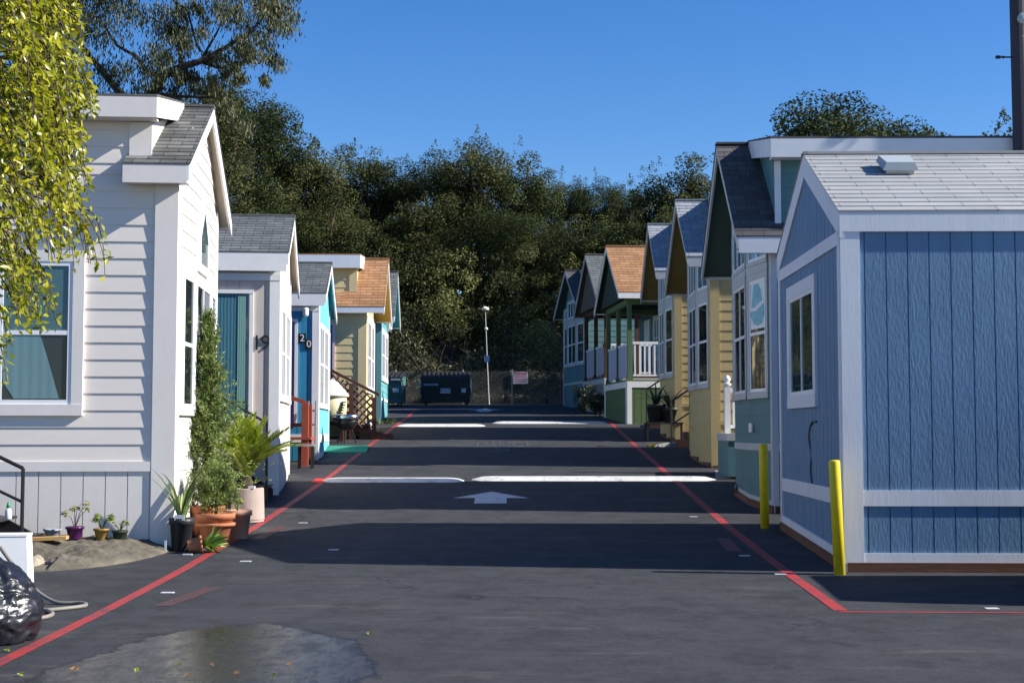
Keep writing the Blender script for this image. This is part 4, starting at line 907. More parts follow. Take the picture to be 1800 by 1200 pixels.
def dumpster(x, y, rz, label, colm, w_=1.9):
    t = thing('dumpster', label, 'dumpster', (x, y, gz(y) + .01), rz, 'dumpsters by the fence'); h = w_ / 2
    mb = MB()
    mb.hexa([(-h, -.55, .1), (h, -.55, .1), (h, .5, .1), (-h, .5, .1), (-h, -.62, 1.0), (h, -.62, 1.0), (h, .5, 1.15), (-h, .5, 1.15)])
    mb.box(-h - .03, h + .03, -.66, -.63, .92, 1.01); mb.box(-h - .02, h + .02, -.645, -.61, .64, .68); mb.box(-h - .02, h + .02, -.62, -.57, .36, .40)
    for s_ in (-1, 1): mb.box(s_ * h - .04, s_ * h + .04, -.68, -.60, .38, .66)
    mb.build('bin_body', colm, t)
    ld = MB(); ld.hexa([(-h - .02, -.68, 1.02), (h + .02, -.68, 1.02), (h + .02, .52, 1.26), (-h - .02, .52, 1.26), (-h - .02, -.68, 1.06), (h + .02, -.68, 1.06), (h + .02, .52, 1.30), (-h - .02, .52, 1.30)])
    for i in range(11):
        xx = -h + .08 + i * (w_ - .16) / 10; ld.hexa([(xx - .045, -.66, 1.07), (xx + .045, -.66, 1.07), (xx + .045, .5, 1.305), (xx - .045, .5, 1.305), (xx - .03, -.64, 1.11), (xx + .03, -.64, 1.11), (xx + .03, .48, 1.345), (xx - .03, .48, 1.345)])
    ld.build('lid', BLACKP, t)
    for s_ in (-1, 1):
        p = MB(); p.box(s_ * (h + .02) - .03, s_ * (h + .02) + .03, -.5, .3, .62, .76); p.box(s_ * (h + .05) - .02, s_ * (h + .05) + .02, -.66, -.62, .5, .98); p.build('fork_pocket', STEEL if s_ else STEEL, t)
        for yy in (-.4, .35): p = MB(); p.tube([(s_ * h * .85 - .03, yy, .06), (s_ * h * .85 + .03, yy, .06)], .06, 10); p.build('caster', BLACKM, t)
    return t
d1 = dumpster(-2.6, 56.3, 0, 'dark green dumpster with ribbed lid and white sticker by the fence', DUMPG)
def stick(par, x0, x1, z0, z1, mat, y=-.66):
    mb = MB(); mb.box(x0, x1, y - .004, y + .02, z0, z1); return mb.build('sticker', mat, par)
s_ = stick(d1, -.19, .19, .44, .63, STICK)
me = text_mesh('CAZ', .17, .002); me.transform(Matrix.Rotation(R(90), 4, 'X')); me.materials.append(BLACKM); o = bpy.data.objects.new('lettering', me); COL.objects.link(o); o.parent = s_; o.location = (0, -.667, .55)
stick(d1, .62, .80, .47, .63, STICK); stick(d1, -.86, -.28, .74, .82, M('pale_blue_sticker', (.25, .33, .42), .5, .3, 10))
d2 = dumpster(-5.15, 55.3, R(-4), 'teal green dumpster half hidden behind the far left cottage', DUMPT, 1.9); stick(d2, .62, .86, .5, .64, STICK); stick(d2, .55, .9, .95, 1.02, STICK, -.69)
t = thing('lamp_post', 'slim white leaning pole with a disc lamp and blue box by the fence', 'lamp post', (-.92, 57.7, gz(57.7)))
mb = MB(); mb.tube([(0, 0, -.1), (-.08, 0, 1.6), (-.17, 0, 3.85)], [.026, .020, .015], 8); mb.build('pole', M('white_conduit', (.5, .5, .48), .5, .08), t)
mb = MB(); mb.lathe([(.03, .02), (.12, -.02), (.16, -.06), (.15, -.12), (.06, -.15)], (-.17, 0, 3.96), 14); mb.build('lamp_head', M('white_lamp_housing', (.8, .78, .62), .4, .05), t)
mb = MB(); mb.box(-.21, -.0, -.12, -.03, 1.72, 1.98); mb.build('electrical_box', M('blue_box_paint', (.06, .14, .30), .5, .1), t)
mb = MB(); mb.lathe([(.03, -.06), (.07, -.03), (.07, .03), (.03, .06)], (-.13, -.05, 3.07), 10); mb.build('sensor', WCH, t)
t = thing('warning_sign', 'white sign with red lettering hung on the chain-link fence', 'sign', (.35, 57.96, gz(57.96)))
mb = MB(); mb.box(-.30, .30, -.02, 0, .84, 1.32); mb.build('sign_board', STICK, t)
REDT = M('red_sign_ink', (.55, .05, .07), .5, .1)
mb = MB(); rr = random.Random(4)
mb.box(-.27, .27, -.024, -.02, 1.245, 1.29)
for j, (z, h_) in enumerate([(1.175, .035), (1.10, .03), (1.03, .02), (.98, .02), (.91, .03)]):
    x = -.26 + .02 * (j % 2)
    while x < .24: q = rr.uniform(.03, .1); mb.box(x, min(x + q, .27), -.024, -.02, z, z + h_); x += q + .022
mb.build('sign_lettering', REDT, t)
# power pole between the first two right-hand cottages
t = thing('power_pole', 'dark wooden power pole rising behind the pale roof at the right edge', 'utility pole', (7.03, 19.35, gz(19.35)))
mb = MB(); mb.tube([(0, 0, -.3), (-.02, 0, 4), (-.05, 0, 9.5)], [.135, .115, .10], 14); mb.build('pole', POLEW, t)
mb = MB(); mb.tube([(-.12, -.02, 6.30), (-.33, -.02, 6.30)], .012, 8); mb.tube([(-.30, -.02, 6.30), (-.36, -.02, 6.30)], .024, 8); mb.tube([(-.25, -.02, 6.30), (-.27, -.02, 6.3)], .02, 8); mb.build('bolt', BLACKM, t)
mb = MB(); mb.lathe([(.02, -.03), (.08, -.02), (.08, .02), (.02, .03)], (-.02, -.16, 6.80), 14, Matrix.Rotation(R(90), 3, 'X')); mb.tube([(.05, -.15, 6.78), (.03, -.15, 6.66), (-.04, -.15, 6.55)], .008, 5); mb.build('meter_cap', STEEL, t)
# yellow bollards
for x, y, h_, ln, lb in ((3.20, 14.0, 1.12, -.035, 'yellow steel bollard leaning at the front corner of the blue cottage'), (3.19, 18.05, 1.07, -.01, 'yellow steel bollard between the blue and the teal green cottage')):
    t = thing('bollard', lb, 'bollard', (x, y, gz(y)), 0, 'yellow bollards', (0, ln, 0))
    mb = MB(); mb.lathe([(.056, -.1), (.056, h_ - .02), (.050, h_ - .004), (.03, h_)], (0, 0, 0), 18); mb.build('post', YELLOWP, t, True)
# ---------------------------------------------------------------- left foreground things
def gp(x, y): return (x, y, gz(y) + .006)
def rocklump(name, c, sx, sy, sz, mat, seed, nu=48, nv=24, amp=.18, fr=2.2, label=None, kind=None):
    vs = []
    for j in range(nv + 1):
        ph = j / nv * math.pi / 2
        for i in range(nu):
            a = 2 * math.pi * i / nu; d = Vector((math.cos(a) * math.sin(ph), math.sin(a) * math.sin(ph), math.cos(ph)))
            k = 1 + amp * mnoise.noise(d * fr + Vector((seed, 0, 0))) + amp * .5 * mnoise.noise(d * fr * 3.1 + Vector((0, seed, 0))) + amp * .25 * mnoise.noise(d * fr * 8)
            vs.append((d.x * sx * k, d.y * sy * k, d.z * sz * k - .02))
    mb = MB(); mb.add(vs, [(j * nu + i, j * nu + (i + 1) % nu, (j + 1) * nu + (i + 1) % nu, (j + 1) * nu + i) for j in range(nv) for i in range(nu)])
    o = mb.build(name, mat, None, True, loc=c); tag(o, label, None, None, kind); return o
EARTHC = M('sandy_broken_concrete', (.115, .10, .075), .95, .5, 4, .8, 30, dirt=.85, dcol=(.06, .055, .05), bd=.012)
# low mound of sandy earth built as a raised sheet
nx, ny = 110, 80; vs = []
for j in range(ny + 1):
    for i in range(nx + 1):
        x = -5.75 + 2.05 * i / nx; y = 13.9 + 2.15 * j / ny
        e = max(0., 1 - ((x + 4.95) / 1.18) ** 2 * (1 if x > -4.95 else .3) - ((y - 15.9) / 1.75) ** 2)
        q = Vector((x * 2.2, y * 2.2, 0)); z = .17 * e ** .6 * (1 + .3 * mnoise.noise(q)) + (.04 * mnoise.noise(q * 2.0) + .014 * mnoise.noise(q * 7) + .009 * mnoise.noise(q * 15)) * min(1, e * 4)
        if x < -4.62 and y < 14.95: z *= .35 + .65 * min(1, max(0, (y - 14.75) / .2)) if e > 0 else 1
        vs.append((x, y, gz(y) + (z + .004 if e > 0 else -.03)))
mb = MB(); mb.add(vs, [(j * (nx + 1) + i, j * (nx + 1) + i + 1, (j + 1) * (nx + 1) + i + 1, (j + 1) * (nx + 1) + i) for j in range(ny) for i in range(nx)])
tag(mb.build('earth_mound', EARTHC, None, True, recalc=False), 'low sandy earth mound in front of the off-white cottage skirt', None, None, 'structure')
for k, (x, y, s_, lb) in enumerate([(-4.9, 14.55, .15, 'rough stone under the left lip of the mound'), (-4.63, 14.6, .12, 'dark stone right of the hollow in the mound'), (-5.05, 14.75, .10, 'small stone by the white bin')]):
    o = rocklump('stone', gp(x, y), s_ * 1.2, s_, s_ * .9, M('stone_%d' % k, [(.30, .26, .20), (.16, .14, .12), (.34, .30, .22)][k], .9, .3, 8, .8, 20), k * 3.1, 24, 12, .35); tag(o, lb, 'stone', 'stones at the mound')
mb = MB(); mb.box(-.23, .23, -.08, .08, 0, .035); b = mb.build('wood_plank', M('raw_wood', (.45, .27, .10), .8, .2, 5, .3, 20, (.3, 4, 4)), loc=(-4.98, 15.28, gz(15.28) + .19)); b.rotation_euler = (0, R(-2), R(6)); tag(b, 'short tan wooden plank lying on the mound beside the steps', 'plank')
# white bin
t = thing('white_bin', 'plain white plastic bin standing beside the black bag', 'bin', gp(-4.53, 13.0), R(8))
mb = MB(); mb.hexa([(-.17, -.13, 0), (.165, -.13, 0), (.165, .15, 0), (-.17, .15, 0), (-.15, -.12, .48), (.14, -.12, .48), (.14, .13, .48), (-.15, .13, .48)]); mb.build('bin_body', M('white_plastic', (.85, .85, .84), .35, .03), t)
mb = MB(); mb.box(-.155, .145, -.125, .135, .482, .50); mb.build('lid', bpy.data.materials['white_plastic'], t)
mb = MB(); mb.box(-.18, .172, -.135, .155, 0.001, .015); mb.build('foot_rim', bpy.data.materials['white_plastic'], t)
t = thing('garden_stake', 'faded green stake leaning behind the black bag', 'stake', gp(-4.62, 12.6), 0, None, (R(-3), R(2), 0))
mb = MB(); mb.tube([(0, 0, 0), (0, 0, .72)], [.022, .02], 8); mb.tube([(0, 0, .72), (0, 0, .735)], [.026, .02], 8); mb.build('stake', M('faded_green_plastic', (.10, .17, .14), .6, .15), t)
# bin bag
def bag():
    nu, nv = 96, 60; vs = []
    for j in range(nv + 1):
        v = j / nv
        for i in range(nu):
            a = 2 * math.pi * i / nu
            rad = .37 * (.78 + .22 * math.sin(min(1, v * 3.2) * math.pi / 2)) * max(.02, 1 - v ** 2.1) ** .62
            z = .60 * v ** .8
            d = Vector((math.cos(a), math.sin(a), v * 2))
            k = 1 + .10 * mnoise.noise(d * 1.6 + Vector((4, 0, 0))) + .07 * (1 - abs(mnoise.noise(d * 3.5)) * 2) + .04 * (1 - abs(mnoise.noise(d * 9 + Vector((0, 7, 0)))) * 2)
            k += .05 * math.sin(a * 9 + 3 * mnoise.noise(d * 2)) * max(0, v - .5) * 2
            vs.append((rad * k * math.cos(a), rad * k * math.sin(a), max(0, z + .03 * mnoise.noise(d * 4))))
    mb = MB(); mb.add(vs, [(j * nu + i, j * nu + (i + 1) % nu, (j + 1) * nu + (i + 1) % nu, (j + 1) * nu + i) for j in range(nv) for i in range(nu)] + [tuple(range(nu - 1, -1, -1)), tuple(nv * nu + i for i in range(nu))])
    return mb
bagm = M('black_plastic_film', (.014, .015, .02), .30, .3, 5, .7, 9, spec=.55, bd=.02)
o = bag().build('rubbish_bag', bagm, None, True, loc=gp(-3.76, 10.3)); tag(o, 'shiny black plastic rubbish bag slumped at the lower left', 'rubbish bag')
# hose
hosem = M('grey_hose_rubber', (.22, .20, .17), .5, .15, 8)
def hose(pts, name='hose'):
    out = []
    for i in range(len(pts) - 1):
        p0, p1, p2, p3 = [Vector(pts[max(0, min(len(pts) - 1, i + k))]) for k in (-1, 0, 1, 2)]
        for s_ in range(8):
            u = s_ / 8; out.append(.5 * ((2 * p1) + (p2 - p0) * u + (2 * p0 - 5 * p1 + 4 * p2 - p3) * u * u + (3 * p1 - p0 - 3 * p2 + p3) * u ** 3))
    out.append(Vector(pts[-1])); return out
t = thing('garden_hose', 'grey garden hose looped on the asphalt with a cyan coupling', 'hose', (0, 0, 0))
hz = lambda x, y, z=.02: (x, y, gz(y) + .006 + z)
mb = MB(); mb.tube(hose([hz(-4.5, 12.6, .42), hz(-4.35, 12.5, .28), hz(-4.12, 12.3, .12), hz(-3.85, 12.1, .02), hz(-3.62, 12.05), hz(-3.54, 11.9), hz(-3.66, 11.75), hz(-3.85, 11.62), hz(-4.0, 11.62), hz(-4.2, 11.7), hz(-4.05, 11.8), hz(-3.85, 11.72), hz(-3.68, 11.5), hz(-3.66, 11.3), hz(-3.74, 11.18), hz(-3.84, 11.14), hz(-4.05, 11.10)]), .017, 8); mb.build('tubing', hosem, t, True)
mb = MB(); mb.tube([hz(-3.80, 11.155), hz(-3.90, 11.135)], .02, 10); mb.build('coupling', M('cyan_plastic', (.05, .45, .60), .4, .05), t)
# black steel entry steps of the off-white cottage
def steps(label, x, y, rz, n, rise, run, wd, mat, rail_h, top_len=.9, tread=None, mirror=1):
    """flight rising along local -x (towards the house's length)"""
    t = thing('entry_steps', label, 'steps', (x, y, gz(y) + .006), rz)
    for yy in (0, wd):
        mb = MB(); mb.prism([(0, yy - .02, 0), (0, yy - .02, rise * .9), (-mirror * n * run, yy - .02, n * rise + .05), (-mirror * n * run, yy - .02, n * rise - .30)], (0, .04, 0)); mb.build('stringer', mat, t)
    for i in range(n):
        mb = MB(); xs = sorted((-mirror * i * run, -mirror * (i + 1) * run - mirror * .02)); mb.box(xs[0], xs[1], .022, wd - .022, (i + 1) * rise - .03 + .05, (i + 1) * rise + .05); mb.build('tread', tread or mat, t)
    lx = sorted((-mirror * n * run - mirror * .021, -mirror * (n * run + top_len))); mb = MB(); mb.box(lx[0], lx[1], 0, wd, n * rise - .02, n * rise + .05); mb.build('landing', tread or mat, t)
    for yy in (0.,):
        mb = MB(); a = Vector((.02 * -mirror, yy, rise)); b = Vector((-mirror * n * run, yy, n * rise)); up = Vector((0, 0, rail_h))
        mb.tube([a - Vector((0, 0, rise)), a + up], .020, 8); mb.tube([b, b + up], .018, 8)
        mb.tube([a + up, b + up, b + up + Vector((-mirror * top_len, 0, 0))], .020, 8); mb.tube([a + up * .55, b + up * .55, b + up * .55 + Vector((-mirror * top_len, 0, 0))], .016, 8)
        mb.build('handrail', mat, t)
    return t
steps('black steel entry steps with handrail against the off-white cottage', -5.10, 14.95, R(3.5), 4, .19, .30, .85, BLACKM, .78)
steps('black steel steps with a thin handrail up to the teal door of no. 19', -3.60, 21.05, R(4.5), 4, .2, .27, .9, BLACKM, .98)
# small pots by the skirt
def pot(par, r0, r1, h_, mat, rim=.012):
    mb = MB(); mb.lathe([(r0 * .96, 0), (r0, .005), (r1, h_ * .8), (r1 + rim, h_ * .81), (r1 + rim * 1.3, h_), (r1 - .004, h_), (r1 - .012, h_ * .88), (.01, h_ * .87)], (0, 0, 0), 26); mb.build('pot', mat, par, True)
    mb = MB(); mb.lathe([(r1 - .013, h_ * .80), (r1 * .6, h_ * .895), (.01, h_ * .90)], (0, 0, 0), 16); mb.build('soil', SOIL, par, True)
HERB = leafmat('fresh_herb_leaves', (.07, .14, .02), (.20, .28, .05), (.38, .42, .10), .35, .4)
SAGE = leafmat('sedum_leaves', (.10, .13, .03), (.30, .30, .08), (.45, .34, .16), .3, .4)
def herb(par, z, r, h_, n, size, mat, seed, stems=6, asp=.6):
    rng = np.random.default_rng(seed); rr = random.Random(seed); P = []; N = []; mb = MB()
    for k in range(stems):
        a = rr.uniform(0, 6.28); q = rr.uniform(.3, 1) * r; e = Vector((q * math.cos(a), q * math.sin(a), z + h_ * rr.uniform(.55, 1)))
        mb.tube([(0, 0, z - .02), (e.x * .4, e.y * .4, z + (e.z - z) * .6), e], [.005, .004, .002], 5, False)
        for j in range(n // stems): d = unit(rng, 1)[0] * rng.random() * r * .42; P.append(np.array(e) + d * np.array([1, 1, .6])); N.append(d + np.array([0, -.2, .6]) * r)
    mb.build('stems', BARK if mat is SAGE else M('green_stem', (.12, .18, .04), .6, .1), par); P = np.array(P); leafmesh('leaves', P, np.array(N) + rng.normal(size=P.shape) * .02, size * (.6 + .7 * rng.random(len(P))), mat, par, np.clip(.5 + rng.normal(size=len(P)) * .25, 0, 1), asp)
for x, y, z, a, b_, c, mat, lb, hb in [(-4.75, 15.55, .17, .066, .088, .135, M('purple_glazed_pot', (.075, .012, .085), .25, .15), 'small purple glazed pot with a leggy sedum', 0), (-4.48, 15.62, .155, .054, .076, .12, M('mustard_glazed_pot', (.28, .17, .04), .4, .2), 'small mustard pot with bright green herbs', 1),
                                     (-4.29, 15.66, .125, .058, .076, .125, M('dark_green_plastic', (.03, .045, .03), .45, .2), 'small dark green plastic pot with low herbs', 2), (-5.05, 15.72, .15, .06, .085, .11, M('grey_glazed_pot', (.32, .34, .40), .4, .25, 7), 'small grey pot beside the foot of the black steps', 3)]:
    t = thing('potted_herb', lb, 'potted plant', (x, y, gz(y) + z), 0, 'small pots along the white skirt'); pot(t, a, b_, c, mat)
    if hb == 0: herb(t, c, .15, .26, 90, .05, SAGE, 1, 5)
    elif hb == 1: herb(t, c, .12, .16, 170, .04, HERB, 2, 9)
    elif hb == 2: herb(t, c, .09, .10, 90, .03, HERB, 3, 8)
# plants at the cottage corner
def strap(par, name, n, l0, l1, wd, mat, seed, z0, spread=(.2, .8), arch=.5, thick=.006, r0=.03):
    rr = random.Random(seed); vs = []; fs = []; tint = []
    for k in range(n):
        a = rr.uniform(0, 6.283); L = rr.uniform(l0, l1); lean = rr.uniform(*spread); m = 8; base = len(vs)
        for j in range(m + 1):
            s_ = j / m; ang = lean * (.35 + arch * s_); rad = r0 + L * s_ * math.sin(ang); z = z0 + L * s_ * math.cos(ang); hw = wd * (1 - s_ ** 2.2) * .5 + .0015
            cx, cy = rad * math.cos(a), rad * math.sin(a); tx, ty = -math.sin(a), math.cos(a)
            vs += [(cx + tx * hw, cy + ty * hw, z), (cx, cy, z - hw * .35), (cx - tx * hw, cy - ty * hw, z)]
        tv = rr.random()
        for j in range(m):
            q = base + j * 3; fs += [(q, q + 1, q + 4, q + 3), (q + 1, q + 2, q + 5, q + 4)]; tint += [tv] * 2
    me = bpy.data.meshes.new(name); me.from_pydata(vs, [], fs); at = me.attributes.new('tint', 'FLOAT', 'FACE'); at.data.foreach_set('value', tint); me.materials.append(mat)
    o = bpy.data.objects.new(name, me); COL.objects.link(o); o.parent = par; return o
ALOE = leafmat('aloe_blades', (.05, .09, .03), (.16, .24, .08), (.40, .44, .18), .2, .4)
t = thing('potted_aloe', 'strappy aloe in a tall black plastic pot at the cottage corner', 'potted plant', gp(-3.66, 15.85)); pot(t, .10, .125, .36, BLACKP); strap(t, 'blades', 18, .42, .78, .042, ALOE, 3, .32, (.15, .75), .9)
mb = MB(); mb.box(-.05, .06, -.135, -.128, .34, .40); mb.build('plant_label', STICK, t)
CYP = leafmat('cypress_sprays', (.045, .07, .014), (.15, .21, .05), (.31, .36, .11), .38, .55)
t = thing('potted_cypress', 'tall narrow cypress in a terracotta pot against the white gable front', 'potted tree', gp(-3.69, 17.25))
pot(t, .16, .205, .36, TERRA, .02)
rng = np.random.default_rng(31); P = []; N = []; TT = []; tn = []
for k in range(620):
    s_ = rng.random() ** .9; z = .34 + 2.2 * s_; rad = (.60 * (1 - s_) ** 1.1 + .05) * (1 + .45 * math.sin(z * 6 + k)) * rng.uniform(.4, 1.1); a = rng.random() * 6.283
    m = 40; u = rng.random(m); e = np.array([math.cos(a), math.sin(a), 0.]); base = np.array([0, 0, z]); tip = e * rad + np.array([0, 0, .14 + .1 * rng.random()])
    P.append(base + u[:, None] * tip + rng.normal(size=(m, 3)) * .022); N.append(rng.normal(size=(m, 3))); TT.append(np.tile(tip / np.linalg.norm(tip), (m, 1)) + rng.normal(size=(m, 3)) * .35); tn.append(np.clip(.5 + rng.normal() * .2 + rng.normal(size=m) * .12 + .1 * (u - .5), 0, 1))
P = np.vstack(P); leafmesh('foliage', P, np.vstack(N), .035 + .035 * rng.random(len(P)), CYP, t, np.concatenate(tn), .28, np.vstack(TT))
mb = MB(); mb.tube([(0, 0, .3), (.02, 0, 1.2), (0, 0, 2.4)], [.025, .015, .005], 7); mb.build('trunk', BARK, t)
t = thing('potted_shrub', 'rounded bushy shrub in a rolled-rim terracotta pot', 'potted plant', gp(-3.42, 16.5)); pot(t, .14, .20, .35, TERRA, .022)
mb = MB(); mb.lathe([(.205, .20), (.228, .205), (.228, .235), (.205, .24)], (0, 0, 0), 26); mb.build('pot_band', TERRA, t, True)
rng = np.random.default_rng(32); C = unit(rng, 70) * (rng.random(70) ** .4)[:, None] * np.array([.25, .25, .27]) + np.array([.0, 0, .66]); P, N, S, T = clumps(rng, C, np.full(70, .085), -190, .032, .5, 1.0)
leafmesh('foliage', P, N, S, CYP, t, T + .05, .3, rng.normal(size=P.shape) * .5 + np.array([0, 0, 1.]))
mb = MB(); mb.tube([(0, 0, .3), (.02, 0, .55)], [.02, .012], 7)
for k in range(6): mb.tube([(.01, 0, .45), (.16 * math.cos(k), .16 * math.sin(k), .72)], [.01, .004], 5)
mb.build('stems', BARK, t)
t = thing('flower_pot', 'pale terracotta pot tucked behind the rolled-rim pot', 'potted plant', gp(-3.25, 16.95)); pot(t, .12, .15, .34, M('pale_terracotta', (.48, .27, .19), .8, .12, 8, .2, 60), .018); herb(t, .34, .12, .14, 140, .035, HERB, 9, 8)
t = thing('sago_palm', 'sago palm with feathery fronds in a beige concrete cylinder', 'potted plant', gp(-3.46, 18.75), 0, None, (0, R(-2), 0))
mb = MB(); mb.lathe([(.205, 0), (.205, .03)], (0, 0, 0), 32); mb.lathe([(.215, .032), (.215, .43), (.205, .44), (.185, .44), (.18, .38), (.01, .37)], (0, 0, 0), 36); mb.build('planter', CONC, t)
mb = MB(); mb.lathe([(.18, .36), (.01, .39)], (0, 0, 0), 16); mb.build('soil', SOIL, t)
mb = MB(); mb.lathe([(.07, .36), (.085, .45), (.07, .55), (.03, .6)], (0, 0, 0), 12); mb.build('trunk', BARK, t)
SAGO = leafmat('sago_fronds', (.06, .11, .008), (.22, .29, .02), (.48, .52, .05), .4, .4)
rng = np.random.default_rng(33); rr = random.Random(33); P = []; N = []; TT = []; S = []; tn = []; mb = MB()
for k in range(52):
    a = k * 2.4; lean = .10 + .80 * (k / 52) ** 1.2; L = rr.uniform(.64, .9); e = np.array([math.cos(a), math.sin(a), 0]); pts = []
    for j in range(13):
        s_ = j / 12; ang = lean * (.45 + .75 * s_); pts.append(np.array([0, 0, .52]) + e * L * s_ * math.sin(ang) + np.array([0, 0, L * s_ * math.cos(ang)]))
    mb.tube([Vector(p) for p in pts], [.007] * 6 + [.005] * 4 + [.003] * 3, 5, False); side = np.cross(e, [0, 0, 1.]); tv = rr.random()
    for j in range(96):
        s_ = .12 + .88 * (j // 2) / 47; i0 = min(11, int(s_ * 12)); f = s_ * 12 - i0; p = pts[i0] * (1 - f) + pts[i0 + 1] * f; tg = pts[i0 + 1] - pts[i0]; tg /= np.linalg.norm(tg)
        sg = 1 if j % 2 else -1; dr = side * sg * .8 + tg * .65 + np.array([0, 0, .25]); dr /= np.linalg.norm(dr); l_ = .15 * (1 - .55 * abs(s_ - .45)); P.append(p + dr * l_ / 2); TT.append(dr); N.append(np.cross(dr, tg) * sg + rng.normal(size=3) * .1); S.append(l_); tn.append(np.clip(.3 + .5 * tv + rng.normal() * .1, 0, 1))
mb.build('frond_ribs', M('frond_rib_green', (.16, .18, .03), .5, .1), t); leafmesh('fronds', np.array(P), np.array(N), np.array(S), SAGO, t, np.array(tn), .18, np.array(TT), .1)
mb = MB(); mb.box(.05, .13, -.20, -.12, .44, .47); mb.build('plant_label', STICK, t)
t = thing('toppled_pot', 'small terracotta pot tipped on its side with a leafy plant spilling out', 'potted plant', (-3.54, 15.62, gz(15.62) + .085), 0, None, (0, R(82), R(14)))
pot(t, .06, .08, .16, TERRA, .012); strap(t, 'leaves', 46, .14, .34, .05, leafmat('glossy_green_leaves', (.04, .09, .01), (.13, .24, .03), (.30, .42, .08), .3, .3), 5, .13, (.1, .9), .9, r0=.02)
t = thing('litter_card', 'white card standing at the foot of the cottage corner', 'litter', gp(-3.80, 15.70)); mb = MB(); mb.box(-.012, .012, -.004, .004, 0, .13); mb.build('card', STICK, t)
t = thing('litter_card', 'white scrap lying against the toppled pot', 'litter', gp(-3.50, 15.45)); mb = MB(); mb.box(-.05, .05, -.02, .02, 0.004, .016); mb.build('card', STICK, t)
t = thing('spray_bottle', 'small white bottle with a green cap on the black steps', 'bottle', (-5.30, 15.05, gz(15) + .435)); mb = MB(); mb.lathe([(.03, 0), (.035, .01), (.035, .09), (.018, .12)], (0, 0, 0), 14); mb.build('bottle', STICK, t, True); mb = MB(); mb.lathe([(.02, .12), (.018, .16), (.008, .185)], (0, 0, 0), 12); mb.build('cap', M('green_cap', (.03, .30, .14), .4, .05), t, True)
# fallen leaves
rng = np.random.default_rng(55); k = 0
LF = [leafmat('fallen_leaf_green', (.08, .12, .02), (.2, .26, .03), (.4, .42, .06), .3), leafmat('fallen_leaf_brown', (.14, .07, .03), (.25, .13, .05), (.35, .2, .08), .2)]
for (u, v, s_, mi, lb) in [(240, 1182, .06, 0, 'green fallen leaf at the bottom edge in the wet patch'), (315, 1172, .045, 0, 'small yellow leaf left of centre in the wet patch'), (372, 1172, .04, 1, 'brown leaf at the middle of the wet patch'), (330, 1192, .045, 1, 'brown curled leaf at the bottom of the wet patch'), (416, 1187, .05, 1, 'reddish leaf low in the wet patch'), (508, 1172, .045, 1, 'brown leaf near the right rim of the wet patch'),
                           (478, 1192, .05, 0, 'pale yellow leaf at the bottom edge, right of the brown ones'), (646, 1117, .035, 0, 'yellow leaf on the dry asphalt right of the wet patch'), (35, 1190, .05, 0, 'yellow leaf in the lower left corner by the red line'), (12, 1147, .05, 0, 'yellow leaf beside the black bag'), (130, 1180, .07, 1, 'pale dry twig leaf near the red line')]:
    ray = None; lo, hi = 6., 14.
    for _ in range(40):
        m_ = (lo + hi) / 2; x_, z_ = px(u, v, m_)
        if z_ > gz(m_): lo = m_
        else: hi = m_
    x_, z_ = px(u, v, lo); k += 1
    o = leafmesh('fallen_leaf', np.array([[0, 0, .012], [s_ * .2, s_ * .1, .02]]), np.array([[.3, -.3, 1.], [-.3, -.4, 1.]]), np.array([s_, s_ * .8]), LF[mi], None, np.array([rng.random(), rng.random()]), .6, rng.normal(size=(2, 3)), .35)
    o.location = (x_, lo, gz(lo) + .006); tag(o, lb, 'leaf', 'fallen leaves on the asphalt')
# ---------------------------------------------------------------- between the left cottages
t = thing('redwood_landing', 'red-stained timber landing with railing beside the blue no. 20 cottage', 'landing', gp(-3.98, 27.4), R(3.5))
for k, (x, y) in enumerate(((.0, 0), (.0, .85), (-.95, 0), (-.95, .85))): mb = MB(); mb.box(x - .065, x + .065, y - .065, y + .065, -.1, 1.18 if x > -.1 else 1.55); mb.build('post', RUSTWOOD, t)
mb = MB(); mb.box(-1.6, .12, -.08, .92, .50, .55); mb.build('deck', RUSTWOOD, t)
mb = MB(); mb.hexa([(-.95, -.03, 1.52), (.06, -.03, 1.15), (.06, .03, 1.15), (-.95, .03, 1.52), (-.95, -.03, 1.60), (.06, -.03, 1.23), (.06, .03, 1.23), (-.95, .03, 1.60)]); mb.box(-.9, -.05, -.02, .02, .75, .82); mb.build('handrail', RUSTWOOD, t)
mb = MB(); mb.box(-.7, -.62, -.02, .02, .55, 1.42); mb.box(-.4, -.32, -.02, .02, .55, 1.3); mb.build('baluster', RUSTWOOD, t)
t = thing('step_stool', 'small grey bench step in front of the red landing', 'step', gp(-3.88, 26.85)); mb = MB(); mb.box(-.16, .16, -.15, .15, .42, .46); mb.build('top', STEEL, t)
for a in (-.12, .12):
    for b_ in (-.11, .11): mb = MB(); mb.box(a - .015, a + .015, b_ - .015, b_ + .015, 0, .42); mb.build('leg', BLACKM, t)
t = thing('ladder', 'narrow grey ladder leaning by the corner of the blue no. 20 cottage', 'ladder', gp(-4.0, 28.42), R(2), None, (R(-4), 0, 0))
for s_ in (-.07, .07): mb = MB(); mb.box(s_ - .012, s_ + .012, -.03, .03, 0, 1.2); mb.build('rail', STEEL, t)
mb = MB()
for k in range(4): mb.box(-.058, .058, -.02, .02, .15 + k * .28, .18 + k * .28)
mb.build('rung', STEEL, t)
